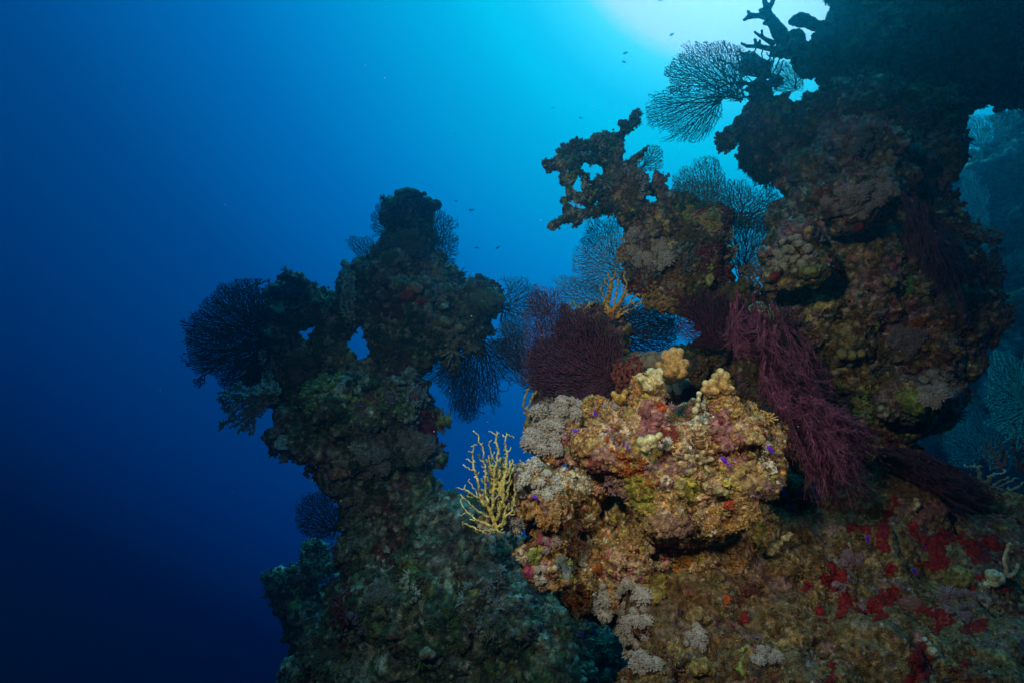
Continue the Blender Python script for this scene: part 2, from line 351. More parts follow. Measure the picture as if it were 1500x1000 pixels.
ant = [[(930,290,12.3,2.15),(915,265,13.9,2.15),(900,245,13.9,2.15),(895,225,11.5,2.15),(905,205,9.0,2.13),(918,190,7.4,2.1),(927,178,5.7,2.1),(930,168,4.9,2.1)],
  [(905,205,7.4,2.13),(912,190,4.1,2.1),(908,183,3.3,2.08)],[(900,240,10.7,2.15),(878,234,7.4,2.1),(858,232,6.6,2.05),(838,236,6.6,2.0),(820,242,6.6,2.0),(802,240,5.7,1.98)],[(802,240,4.9,1.98),(806,250,4.1,1.98)],
  [(895,225,11.5,2.15),(885,208,8.2,2.1),(872,203,7.4,2.08),(868,208,6.6,2.08)],[(885,212,7.4,2.1),(900,202,7.4,2.1)],[(880,215,6.6,2.1),(860,212,6.6,2.08),(842,214,6.6,2.05),(828,222,6.6,2.03),(818,234,6.6,2.0)],
  [(840,236,5.7,2.0),(845,250,4.9,2.0),(838,262,4.9,2.0),(826,258,4.1,2.0)],[(850,250,4.9,2.0),(858,262,4.9,2.0),(862,278,6.6,2.03),(876,284,7.4,2.05),(892,282,9.8,2.1)],[(826,262,4.1,2.0),(832,278,4.9,2.0),(845,288,5.7,2.0),(862,292,6.6,2.03)],
  [(832,288,3.3,2.0),(826,297,2.5,1.99)],[(848,296,3.3,2.0),(858,292,4.1,2.0)],[(905,290,12.3,2.12),(885,304,8.2,2.08),(866,310,6.6,2.05),(848,314,6.6,2.02),(832,318,5.7,2.0),(818,324,5.7,1.98),(808,332,4.9,1.98),(812,338,3.3,1.98)],[(848,312,5.7,2.02),(836,306,4.1,2.0),(828,310,3.3,2.0)],
  [(850,316,6.6,2.02),(846,324,4.9,2.0)],[(915,255,9.8,2.15),(926,238,6.6,2.12),(936,228,5.7,2.1),(946,218,4.9,2.08)],[(860,300,7.4,2.1),(880,270,9.8,2.12)]]
M_ant = mass("antler_coral", [(905,262,22,2.15),(925,285,22,2.15)], .0062, .026, 'pinn', 21, chains=ant, warp=.4, rough=.6, s2=.7, label="knobbly branching antler coral reaching out over open blue water", cat="coral")

# --- rock behind the purple fans and the left edge of the foreground
bak = D([(800,560,24),(830,570,34),(870,565,38),(905,560,22),(845,520,30),(880,520,28),(800,520,14),(850,480,22),(875,470,20),(900,488,16),(825,480,12),(880,450,12),(905,455,12),(915,520,10),(810,600,34),(860,610,40),(905,610,36),(830,455,7)], 1.85)
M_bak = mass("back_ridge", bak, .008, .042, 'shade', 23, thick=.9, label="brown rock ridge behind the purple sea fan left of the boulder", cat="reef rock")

# --- the strobe lit boulder
bou = D([(862,660,30),(900,660,42),(908,695,28),(945,700,48),(930,650,44),(985,700,56),(1040,700,58),(1090,690,44),(1110,660,30),(1115,690,26),(1070,740,40),(1020,750,44),(980,745,44),(952,735,26),(1000,778,26),(1030,772,24),(1005,790,14),
   (985,655,40),(1040,650,44),(1085,640,36),(950,600,28),(952,570,20),(946,630,30),(1058,600,24),(1062,575,16),(1070,620,30),(1040,630,20),(1100,610,24,.08),(1120,640,24,.08),(905,622,26),(880,630,20),(985,625,20,.12),(1015,615,24,.16)], 1.32)
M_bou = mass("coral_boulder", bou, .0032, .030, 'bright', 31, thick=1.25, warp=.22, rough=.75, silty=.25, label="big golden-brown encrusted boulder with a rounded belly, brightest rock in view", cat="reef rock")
lef = D([(760,700,26),(790,690,20),(740,735,24),(735,765,20),(765,750,30),(800,740,30),(712,768,10),(830,720,24,.1),(850,745,30,.16),(820,770,30,.14),(790,800,24),(785,830,24),(810,840,28),(850,830,36,.14),(800,650,24,.15),(795,620,20,.2),(830,620,28,.2),(870,600,24,.2),(850,650,26,.15),(905,600,20,.15),
   (880,780,40,.22),(840,870,24,.14),(880,870,36,.16),(920,812,42,.17),(900,745,38,.24),(950,790,44,.2),(872,702,28,.14),(1000,812,44,.19),(1055,803,44,.22),(1100,778,42,.28)], 1.25)
M_lef = mass("coral_shelf", lef, .0036, .028, 'bright', 33, thick=1.2, warp=.3, label="grey-tufted rock shelf beside the yellow fire coral", cat="reef rock")

# --- foreground slope, runs out of the frame below and to the right
slo = []
r0 = np.random.default_rng(4)
def slope_d(x, y):
    return 1.10 + max(0, 1000 - y) / 300 * .62 + max(0, y - 1000) / 300 * -.12 + max(0, x - 1150) / 350 * .12
for y in range(760, 1300, 42):
    for x in range(880, 1760, 46):
        edge = 1190 - (y - 760) * 1.0 if y < 860 else 960 - (y - 860) * .2
        if x < edge: continue
        if x > 1330 and y < 790 + (x - 1400) * .35: continue
        d = slope_d(x, y)
        slo.append((x + r0.uniform(-14, 14), y + r0.uniform(-12, 12), r0.uniform(40, 62), d + .07))
slo += [(1150,660,44,1.9),(1195,660,40,1.95),(1130,720,44,1.75),(1165,730,40,1.8),(1110,770,40,1.66),(1010,840,44,1.5),(1060,820,44,1.55),(1120,800,40,1.62),(1180,770,36,1.72),(1240,740,36,1.78),(1290,725,34,1.8),(1330,715,26,1.85),(1290,770,40,1.72),(1360,745,30,1.75),(940,850,44,1.42),(950,900,40,1.3),(1160,700,40,1.85),(1220,690,40,1.9),(1310,685,30,1.9),(1370,710,26,1.95),(1420,735,30,1.9),(1470,760,34,1.85),(1530,780,50,1.8)]
M_slo = mass("reef_slope", slo, .0058, .034, 'slope', 41, thick=1.1, warp=.35, rough=.75, pits=1.0, silty=.6, gain=.82, label="brown reef slope dotted with crimson sponge", cat="reef rock", kind="structure")  # gain darkens the rock for strobe light that misses it
# ================================================================ living things on the reef
def surf(x, y, only=None):
    """nearest rock surface along the view ray through a photo pixel"""
    d = Vector(tuple(ray(x, y))).normalized(); best = None
    for k, M in MASSES.items():
        if only is not None and M is not only: continue
        h = M['bvh'].ray_cast(Vector((0, 0, 0)), d, 30)
        if h[0] is not None and (best is None or h[3] < best[2]):
            best = (np.array(h[0]), np.array(h[1]), h[3], M)
    return best
def depth_at(x, y, default):
    h = surf(x, y)
    return float(h[0] @ FW) if h else default

def inpoly(P, poly):
    x, y = P[:, 0], P[:, 1]; ins = np.zeros(len(P), bool); n = len(poly)
    for i in range(n):
        x0, y0 = poly[i]; x1, y1 = poly[(i + 1) % n]
        if y0 == y1: continue
        c = ((y0 > y) != (y1 > y)) & (x < (x1 - x0) * (y - y0) / (y1 - y0) + x0)
        ins ^= c
    return ins
def colonize(poly, base, step, infl, kill, dens, r, wob=.25, pull=0.0, ragged=.12, fray=.025):
    poly = np.array(poly, float); lo, hi = poly.min(0), poly.max(0); size = (hi - lo).max()
    n = int((hi - lo).prod() * dens)
    A = r.uniform(lo, hi, (n, 2))
    W3 = np.c_[A / (size * .12), np.full(n, r.uniform(0, 50))]; W4 = np.c_[A / (size * .05), np.full(n, r.uniform(0, 50))]
    J = A + ragged * size * np.stack([vnoise(W3, 3) + .5 * vnoise(W4, 5), vnoise(W3, 4) + .5 * vnoise(W4, 6)], 1)
    J = J + fray * size * r.normal(0, 1, A.shape)
    A = A[inpoly(J, poly)]
    base = np.array(base, float)
    pts = [base]; par = [-1]
    near = np.zeros(len(A), int); nd = np.linalg.norm(A - base, axis=1)
    reach = nd.min() + infl
    for it in range(400):
        if len(A) == 0: break
        m = nd < (max(infl, reach) if it < 60 else infl)
        reach = max(infl, reach - step)
        if not m.any():
            if it > 60: break
            reach = nd.min() + infl; continue
        idx = near[m]; dv = A[m] - np.array(pts)[idx]; dv /= np.linalg.norm(dv, axis=1, keepdims=True) + 1e-9
        acc = {}
        u, inv = np.unique(idx, return_inverse=True); S = np.zeros((len(u), 2)); np.add.at(S, inv, dv)
        PT = np.array(pts)[u]
        S /= np.linalg.norm(S, axis=1, keepdims=True) + 1e-9
        outw = PT - base; outw /= np.linalg.norm(outw, axis=1, keepdims=True) + 1e-6
        S = S + pull * outw + r.normal(0, wob, S.shape); S /= np.linalg.norm(S, axis=1, keepdims=True) + 1e-9
        new = PT + S * step; k0 = len(pts)
        for p, q in zip(new, u): pts.append(p); par.append(int(q))
        D_ = np.linalg.norm(A[:, None] - new[None], axis=2); j = D_.argmin(1); dj = D_[np.arange(len(A)), j]
        b = dj < nd; nd = np.where(b, dj, nd); near = np.where(b, k0 + j, near)
        keep = nd > kill; A, nd, near = A[keep], nd[keep], near[keep]
        if len(pts) > 11000: break
    return np.array(pts), np.array(par)
def tubes(P0, P1, R0, R1, k=4):
    n = len(P0); d = P1 - P0; ln = np.linalg.norm(d, axis=1, keepdims=True) + 1e-9; d = d / ln
    ref = np.where(np.abs(d[:, 1:2]) < .9, np.array([[0, 1., 0]]), np.array([[1., 0, 0]]))
    a = np.cross(d, ref); a /= np.linalg.norm(a, axis=1, keepdims=True) + 1e-9; b = np.cross(d, a)
    th = np.arange(k) * 2 * np.pi / k
    ring = a[:, None] * np.cos(th)[None, :, None] + b[:, None] * np.sin(th)[None, :, None]
    A_ = P0[:, None] - d[:, None] * (R0 * .3)[:, None, None] + ring * R0[:, None, None]; B_ = P1[:, None] + d[:, None] * (R1 * .5)[:, None, None] + ring * R1[:, None, None]
    V = np.concatenate([A_, B_], 1).reshape(-1, 3)
    i = np.arange(k); j = (i + 1) % k
    F = np.stack([i, j, j + k, i + k], 1)[None] + (np.arange(n) * 2 * k)[:, None, None]
    cap = (np.arange(k) + k)[None] + (np.arange(n) * 2 * k)[:, None]
    return V, F.reshape(-1, 4), cap
FANS = []
def fan(name, label, cat, base, poly, d, col, tipcol=None, step=3.2, infl=14, kill=3.4, dens=.09, r=.55, rmax=4.0, e=2.4, bend=.15, tilt=(0, 0), net=0.0, seed=1, wob=.25, mat='fan', group=None, zn=.02, pull=.0, k=4, db=None, parts=('stem', 'branches'), ragged=.12):
    q = np.random.default_rng(seed)
    if mat == 'fan':
        f_ = .62 if step < 3.1 else .6
        f_ *= .85; kill = min(kill, 2.9)
        step, kill, dens, r, rmax, e = step * f_ * .85, kill * f_ * .8, max(dens, .12) / f_ ** 2 * 1.6, r * .60, rmax * .42, max(e, 2.2) + 1.4
        infl = kill * 3.2 + pull * 8; wob = max(wob, .4); net = max(net, .3)
    elif mat == 'soft':
        step, kill, infl, dens, r = step * .75, kill * .75, infl * .8, dens / .56, r * .85
    ragged = min(ragged, .10); fray = .055 if 'gorgonian' in name else .022
    pts, par = colonize(poly, base, step, infl, kill, dens, q, wob, pull, ragged, fray)
    lay = np.zeros(len(pts))
    if mat == 'fan' and len(pts) < 4500:                     # most colonies carry a second, overlapping spread of twigs
        p2, a2 = colonize(poly, base, step, infl, kill, dens, q, wob, pull, ragged, fray)
        par = np.r_[par, np.where(a2[1:] == 0, 0, a2[1:] + len(pts) - 1)]; lay = np.r_[lay, np.ones(len(p2) - 1)]; pts = np.r_[pts, p2[1:]]
    n = len(pts); R = np.zeros(n); kids = np.zeros(n)
    for i in range(n - 1, 0, -1):
        if R[i] == 0: R[i] = r ** e
        R[par[i]] += R[i]
    if R[0] == 0: R[0] = r ** e
    R = np.minimum(R ** (1 / e), rmax)
    size = np.ptp(np.array(poly), axis=0).max(); rel = (pts - pts[0]) / size; rr = np.linalg.norm(rel, axis=1)
    ext = size * d / FPX
    # each branch wanders a little towards or away from the viewer
    zo = np.zeros(n)
    for i in range(1, n): zo[i] = zo[par[i]] + q.normal(0, zn) * step / size * 6
    dep = d + ext * (bend * rr ** 2 + .16 * lay * rr + tilt[0] * rel[:, 0] + tilt[1] * rel[:, 1] + zo)
    if db is not None: dep = dep + (db - d) * np.exp(-rr * 6)
    X = at(pts[:, 0], pts[:, 1], dep); Rw = R * dep / FPX
    c = np.arange(1, n); p = par[1:]
    root = empty(name, X[0]); tag(root, label, cat, group)
    tip = np.array(tipcol if tipcol is not None else col); col = np.array(col)
    thick = R[c] > max(r * 2.2, .35 * R.max())
    for nm, m in ((parts[0], thick), (parts[1], ~thick)):
        cc, pp = c[m], p[m]
        if not len(cc): continue
        P0, P1, r0_, r1_ = X[pp], X[cc], np.minimum(Rw[pp], Rw[cc] * 1.5), Rw[cc]
        if net and nm == parts[1]:
            from math import floor
            grid = {}
            for i in range(n): grid.setdefault((floor(pts[i, 0] / step), floor(pts[i, 1] / step)), []).append(i)
            ex = []
            for i in cc:
                gx, gy = floor(pts[i, 0] / step), floor(pts[i, 1] / step)
                for ax in (-1, 0, 1):
                    for ay in (-1, 0, 1):
                        for j in grid.get((gx + ax, gy + ay), ()):
                            if j > i and par[j] != i and par[i] != j and par[i] != par[j] and q.random() < net and np.hypot(*(pts[i] - pts[j])) < step * 1.25: ex.append((i, j))
            if ex:
                ex = np.array(ex); P0 = np.r_[P0, X[ex[:, 0]]]; P1 = np.r_[P1, X[ex[:, 1]]]; t_ = np.minimum(Rw[ex[:, 0]], r * dep[ex[:, 0]] / FPX) * .8; r0_ = np.r_[r0_, t_]; r1_ = np.r_[r1_, t_]
        V, F, cap = tubes(P0, P1, r0_, r1_, k)
        thin = np.clip(1 - (np.repeat(np.stack([r0_, r1_], 1).ravel(), k) * FPX / d - r) / (r * 3), 0, 1)[:, None]
        cv = col * (1 - thin) + tip * thin; cv = cv * (0.8 + .4 * q.random((len(P0), 1)).repeat(2 * k, 0))
        Fl = [F, cap] if (nm == parts[1] or k > 4) else [F]
        ob = mesh(nm, V - X[0], Fl, MATS[mat], cv); ob.parent = root
    if mat == 'soft':                                        # fluffy polyps all along the twigs
        m = c[~thick]; k_ = np.repeat(m, 5); dv = q.normal(0, 1, (len(k_), 3)); dv /= np.linalg.norm(dv, axis=1, keepdims=True)
        P0 = X[k_] + q.normal(0, .3, (len(k_), 1)) * (X[par[k_]] - X[k_]); ln = (r * q.uniform(1.6, 3.4, len(k_)) * dep[k_] / FPX)[:, None]
        V, F, cap = tubes(P0, P0 + dv * ln, ln[:, 0] * .22, ln[:, 0] * .34, 3)
        ob = mesh("polyps", V - X[0], [F, cap], MATS[mat], np.repeat(tip * q.uniform(.8, 1.3, (len(P0), 1)), 6, 0)); ob.parent = root
    FANS.append((label, n)); print('FAN', n, label[:50])
    return root

MATS = {
 'fan': material("sea_fan_skin", rough=.8, speck=.3, scale=1.2, bump=.3),
 'coral': material("branch_coral_skin", rough=.75, speck=.35, scale=1.5, bump=.4),
 'soft': material("soft_coral_flesh", rough=.7, speck=.3, scale=1.6, bump=.3, sub=.0),
 'leather': material("leather_coral_flesh", rough=.6, speck=.35, scale=1.3, bump=.35),
 'sponge': material("sponge_flesh", rough=.75, speck=.55, scale=1.6, bump=.9),
 'growth': material("small_growth", rough=.8, speck=.5, scale=1.6, bump=.5),
}
PUR = (.125, .055, .12); PURD = (.075, .03, .065); HAZE_TEAL = (.16, .23, .25); DARK = (.035, .03, .035); VIO = (.13, .05, .11)  # teal: haze and blue ambient light put into pale fan colour

# --- sea fans on the left pinnacle
fan("sea_fan", "large dense dark sea fan flaring outward at the far left tip of the pinnacle", "sea fan", (392,500), [(392,425),(360,408),(330,415),(300,440),(275,470),(262,492),(268,520),(285,545),(325,570),(370,560),(396,530)], 3.0, (.02,.015,.028), (.035,.025,.045), step=2.9, kill=2.3, dens=.26, r=.8, bend=-.2, net=.25, seed=11, ragged=.16, zn=.06, db=3.1)
fan("sea_fan", "smaller dark sea fan layered behind the large left tip fan", "sea fan", (395,520), [(380,418),(345,425),(310,450),(280,480),(272,510),(300,540),(340,565),(385,555)], 3.25, (.02,.015,.028), (.04,.03,.05), step=3.0, kill=2.7, dens=.18, r=.65, bend=.2, net=.2, seed=12, ragged=.14)
fan("tree_coral", "pale teal feathery tree coral drooping under the large dark sea fan", "soft coral", (402,575), [(395,560),(360,560),(325,572),(318,590),(330,600),(322,625),(345,622),(365,636),(378,612),(395,590)], 2.95, (.35,.42,.40), (.55,.66,.62), step=3, kill=3.2, dens=.15, r=1.15, rmax=4, seed=13, zn=.12, wob=.5, mat='soft', ragged=.2)
fan("tree_coral", "thin pale teal soft coral climbing beside the dark fan's root", "soft coral", (392,590), [(378,505),(396,510),(400,560),(410,590),(390,590),(380,545)], 2.98, (.3,.37,.34), (.48,.58,.54), step=3, kill=3.4, dens=.12, r=1.0, rmax=3, seed=14, zn=.12, wob=.5, mat='soft')
fan("whip_coral", "upright pale feathery column in the cleft beside the pinnacle shoulder", "soft coral", (512,470), [(500,395),(512,393),(516,430),(520,470),(508,475),(500,440)], 3.02, (.3,.34,.33), (.46,.52,.5), step=3, kill=3.2, dens=.14, r=1.0, seed=15, zn=.1, wob=.5, mat='soft')
fan("sea_fan", "small lacy sea fan beside the top left edge of the pinnacle's spire", "sea fan", (585,340), [(580,286),(560,292),(545,310),(543,335),(560,352),(585,348),(590,300)], 3.3, HAZE_TEAL, (.14,.18,.2), step=3.6, kill=3.8, r=.42, seed=16)
fan("sea_fan", "faint sea fan low between the spire and the pinnacle's left shoulder", "sea fan", (552,390), [(505,352),(520,344),(542,350),(556,370),(556,395),(540,390),(515,368)], 3.3, HAZE_TEAL, (.14,.18,.2), step=3.6, kill=3.8, r=.40, seed=17)
fan("sea_fan", "round lacy sea fan standing up on the right flank of the pinnacle's spire", "sea fan", (622,385), [(622,308),(640,306),(662,320),(672,350),(668,378),(655,395),(630,392),(620,360)], 3.25, (.06,.07,.08), (.05,.06,.07), step=3.8, kill=4.2, dens=.08, r=.5, rmax=2.5, seed=18, net=.2)
fan("sea_fan", "broad dark sea fan spreading downward beneath the pinnacle's right wing", "sea fan", (705,498), [(660,512),(640,540),(655,570),(670,600),(690,615),(705,590),(720,600),(735,560),(765,540),(770,515),(740,500),(712,495)], 3.2, (.035,.03,.04), (.06,.055,.07), step=3.4, kill=3.2, dens=.16, r=.5, rmax=3, e=2.2, seed=19, net=.0, pull=.3, bend=.3, ragged=.2)
fan("sea_fan", "pale sea fan hanging in the gap below the pinnacle's right wing", "sea fan", (680,520), [(620,535),(650,520),(690,530),(700,570),(690,620),(672,610),(655,575),(625,550)], 3.3, (.05,.05,.06), (.08,.09,.1), step=3.6, kill=3.6, dens=.12, r=.4, seed=20, pull=.2)
fan("sea_fan", "hazy sea fan standing between the pinnacle wing and the purple fan", "sea fan", (722,452), [(738,412),(760,404),(785,412),(792,440),(775,480),(780,540),(750,540),(728,500),(735,450)], 3.35, HAZE_TEAL, (.2,.27,.3), step=3.6, kill=3.6, dens=.12, r=.45, seed=21, net=.25)
fan("sea_fan", "dark sea fan just outside the purple fan's left rim", "sea fan", (785,570), [(745,470),(765,480),(780,520),(790,560),(770,575),(755,560),(735,520),(715,500)], 2.0, (.04,.04,.06), (.05,.05,.07), step=3.4, kill=3.4, dens=.13, r=.45, seed=22, net=.1)
fan("sea_fan", "dim round sea fan on the pinnacle's lower left side", "sea fan", (494,775), [(432,745),(445,725),(470,718),(490,730),(500,760),(490,790),(460,790),(438,775)], 3.12, (.03,.035,.045), (.05,.055,.07), step=3.6, kill=3.4, dens=.13, r=.5, seed=23, net=.2)
fan("sea_fan", "hanging wisps of fan below the pinnacle's left lobe", "sea fan", (425,600), [(405,600),(440,595),(450,612),(435,625),(415,622)], 3.3, DARK, (.05,.06,.07), step=3.2, kill=3.4, dens=.10, r=.4, seed=24)
fan("tree_coral", "dull green bushy coral on the low outcrop behind the pinnacle", "soft coral", (462,850), [(445,798),(465,790),(485,800),(488,830),(470,850),(448,850),(440,820)], 3.75, (.09,.13,.09), (.14,.20,.15), step=3.2, kill=3.6, dens=.14, r=1.4, seed=25, zn=.15, wob=.5, mat='soft')

# --- fans around the middle block and antler coral, several lightened and blued to look hazy
fan("sea_fan", "fine teal sea fan filling the space under the antler coral", "sea fan", (918,400), [(858,330),(880,318),(905,322),(915,350),(915,400),(900,430),(870,430),(845,410),(838,380),(850,355)], 2.25, HAZE_TEAL, (.20,.27,.30), step=3.4, kill=3.2, dens=.13, r=.45, seed=31, net=.35, ragged=.14)
fan("sea_fan", "pale teal sea fan spreading behind the orange branching coral", "sea fan", (900,460), [(808,408),(830,402),(855,410),(880,425),(900,440),(895,465),(860,460),(825,445)], 2.3, (.2,.27,.29), (.24,.33,.36), step=3.4, kill=3.4, dens=.12, r=.45, seed=32, net=.3)
fan("sea_fan", "tiny fan tucked behind the antler coral's short right branch", "sea fan", (932,252), [(948,212),(965,212),(973,228),(972,245),(955,252),(935,250)], 2.18, (.20,.27,.30), (.2,.27,.3), step=3.4, kill=3.6, dens=.10, r=.45, seed=33)
fan("sea_fan", "blue-tinted sea fan spreading right from the ridge into the dark window", "sea fan", (888,490), [(900,450),(930,440),(960,450),(985,470),(992,495),(985,525),(950,540),(915,530),(895,510)], 2.2, (.10,.045,.08), (.08,.06,.09), step=3.2, kill=2.8, dens=.17, r=.55, rmax=3, e=2.2, seed=34, pull=.4, bend=.35)
fan("sea_fan", "dark sea fan filling the lower half of the window above the cream leather coral", "sea fan", (890,570), [(880,540),(920,535),(960,535),(980,550),(960,580),(920,600),(885,595)], 2.15, (.09,.03,.07), (.08,.05,.09), step=3.2, kill=3.0, dens=.15, r=.55, seed=35, pull=.3)
fan("sea_fan", "hazy sea fan far behind the dark window between ridge and bridge", "sea fan", (985,470), [(905,465),(935,450),(985,455),(1000,480),(985,500),(940,500)], 2.35, HAZE_TEAL, (.08,.11,.12), step=3.4, kill=3.2, dens=.12, r=.45, seed=36)
fan("sea_fan", "tall twiggy teal fan rising from the middle block towards the arch", "sea fan", (1040,322), [(985,262),(1000,245),(1015,250),(1025,228),(1050,235),(1060,262),(1065,300),(1040,318),(1005,310),(984,290)], 2.25, (.14,.18,.20), (.2,.3,.32), step=3.4, kill=3.2, dens=.13, r=.5, rmax=3, seed=37, net=.15)
fan("sea_fan", "dense cloudy teal fan low behind the middle block's top", "sea fan", (1010,315), [(983,270),(1010,262),(1050,270),(1080,300),(1075,330),(1030,325),(990,305)], 2.35, (.24,.34,.36), (.28,.4,.42), step=3.2, kill=2.8, dens=.17, r=.5, seed=38, net=.3)
fan("sea_fan", "dark twiggy fan under the arch's lacy rim", "sea fan", (1085,330), [(1060,265),(1090,262),(1110,285),(1140,275),(1146,320),(1130,345),(1090,340),(1060,320)], 2.35, (.05,.06,.07), (.14,.2,.22), step=3.6, kill=3.6, dens=.11, r=.55, rmax=3, seed=39, net=.1)
fan("sea_fan", "thick dim fan plugging the gap between middle block and pillar", "sea fan", (1085,420), [(1070,310),(1110,310),(1145,330),(1120,360),(1115,395),(1090,405),(1070,390),(1065,350)], 2.3, (.06,.06,.07), (.15,.22,.24), step=3.2, kill=2.8, dens=.17, r=.55, seed=40, net=.25)
fan("tree_coral", "brownish orange feathery coral in the gap left of the pillar", "soft coral", (1118,428), [(1078,395),(1092,385),(1112,388),(1125,405),(1128,425),(1110,432),(1088,425)], 2.05, (.24,.10,.06), (.34,.17,.11), step=2.8, kill=3.0, dens=.16, r=.9, seed=41, zn=.1, wob=.5, mat='soft')

# --- fans at the top
fan("sea_fan", "large lacy fan crowning the upper left of the arch against the bright water", "sea fan", (1085,150), [(1085,140),(1095,90),(1075,68),(1045,60),(1010,68),(985,90),(972,120),(985,140),(1020,130),(1060,150)], 2.45, (.10,.15,.15), (.12,.19,.20), step=3.6, kill=4.0, dens=.10, r=.55, rmax=3.5, seed=51, net=.35, ragged=.10, db=2.4)
fan("sea_fan", "dark fan with heavy limbs sweeping left and down from the arch", "sea fan", (1068,140), [(1060,135),(1000,132),(965,138),(945,152),(955,178),(985,205),(1015,210),(1040,190),(1056,165)], 2.35, (.07,.10,.11), (.12,.18,.20), step=3.2, kill=3.2, dens=.14, r=.48, rmax=3.4, e=2.3, seed=52, pull=.35, net=.0, ragged=.12, wob=.3)
fan("branch_coral", "thick dark net of coral branches on the arch's upper rim", "coral", (1120,130), [(1140,120),(1150,75),(1120,68),(1080,75),(1045,95),(1030,120),(1050,140),(1090,150)], 2.3, (.05,.08,.05), (.06,.09,.07), step=3.8, infl=12, kill=4.2, dens=.12, r=1.0, rmax=4, seed=53, net=.45, mat='coral', zn=.05)
fan("sea_fan", "faint sea fan inside the small hole at the arch", "sea fan", (1165,130), [(1125,95),(1155,90),(1180,105),(1175,130),(1150,140),(1125,130)], 2.5, (.07,.10,.10), (.2,.3,.32), step=3.8, kill=4, r=.45, seed=54, net=.3)
fan("sea_fan", "fringe of dark twigs hanging off the arch's lower left", "sea fan", (1110,215), [(1080,215),(1130,215),(1160,245),(1150,280),(1110,272),(1085,245)], 2.3, (.05,.06,.05), (.07,.09,.07), step=4.2, kill=5, dens=.07, r=.9, rmax=3, seed=55, zn=.05, net=.2)
fan("sea_fan", "dark lacy fan silhouetted in the top right corner", "sea fan", (1440,80), [(1430,0),(1500,-10),(1530,30),(1510,80),(1460,90),(1430,50)], 2.4, (.03,.04,.05), (.04,.06,.07), step=3.6, kill=3.6, dens=.13, r=.6, seed=56, net=.3)
fan("sea_fan", "drooping fan at the right edge beside the far opening", "sea fan", (1440,118), [(1470,120),(1500,100),(1530,130),(1520,170),(1490,160)], 2.35, (.03,.04,.05), (.04,.05,.06), step=3.6, kill=3.8, dens=.12, r=.6, seed=57)

# --- far fans at the right
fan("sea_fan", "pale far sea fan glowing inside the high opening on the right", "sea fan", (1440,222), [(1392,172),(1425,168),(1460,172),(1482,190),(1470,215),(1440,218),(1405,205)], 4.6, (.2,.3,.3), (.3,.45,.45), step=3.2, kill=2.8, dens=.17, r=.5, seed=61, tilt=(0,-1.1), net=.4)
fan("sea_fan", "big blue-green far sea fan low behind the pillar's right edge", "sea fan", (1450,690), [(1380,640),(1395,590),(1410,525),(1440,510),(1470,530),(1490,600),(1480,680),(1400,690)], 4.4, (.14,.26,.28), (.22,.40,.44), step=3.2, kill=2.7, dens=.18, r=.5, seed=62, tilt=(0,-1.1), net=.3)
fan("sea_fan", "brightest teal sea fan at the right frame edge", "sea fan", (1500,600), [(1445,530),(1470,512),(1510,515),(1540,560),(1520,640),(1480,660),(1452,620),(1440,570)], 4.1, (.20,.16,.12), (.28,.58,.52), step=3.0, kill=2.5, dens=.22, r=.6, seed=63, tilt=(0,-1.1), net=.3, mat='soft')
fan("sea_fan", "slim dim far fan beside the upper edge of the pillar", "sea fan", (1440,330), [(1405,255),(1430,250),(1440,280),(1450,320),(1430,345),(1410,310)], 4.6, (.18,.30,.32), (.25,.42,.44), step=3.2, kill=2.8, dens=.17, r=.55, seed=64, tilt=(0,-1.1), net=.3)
fan("branch_coral", "dull orange branching coral low at the right frame edge", "coral", (1468,690), [(1430,650),(1445,640),(1460,655),(1470,640),(1478,660),(1480,685),(1460,690),(1440,670)], 2.1, (.20,.09,.06), (.24,.13,.10), step=3.4, kill=4, dens=.10, r=1.2, rmax=4, seed=65, mat='coral', zn=.1)
fan("branch_coral", "tall dim twiggy coral right of the dull orange one", "coral", (1490,690), [(1480,620),(1500,615),(1515,640),(1510,690),(1488,690),(1478,650)], 2.2, (.12,.08,.07), (.14,.11,.10), step=3.4, kill=4, dens=.10, r=1.0, seed=66, mat='coral', zn=.1)
fan("branch_coral", "clump of pale blunt twigs under the dull orange coral", "coral", (1450,710), [(1410,690),(1420,675),(1450,685),(1480,700),(1500,705),(1490,725),(1440,722)], 2.05, (.20,.18,.13), (.36,.38,.32), step=3.8, kill=5, dens=.07, r=1.4, seed=67, mat='coral', zn=.2)
fan("tree_coral", "tawny feathery coral reaching right from the pillar over dark water", "soft coral", (1385,330), [(1380,318),(1420,322),(1450,335),(1470,345),(1465,365),(1440,350),(1400,345)], 1.85, (.20,.10,.06), (.26,.16,.10), step=3, kill=3.4, dens=.12, r=1.1, rmax=4, seed=68, mat='soft', zn=.15, wob=.45)
fan("tree_coral", "brown bushy soft coral on the pillar's right flank", "soft coral", (1440,400), [(1430,360),(1465,365),(1475,395),(1460,425),(1435,420)], 1.9, (.10,.05,.05), (.14,.08,.08), step=3, kill=3.4, dens=.13, r=.9, seed=69, mat='soft', zn=.15, wob=.5)

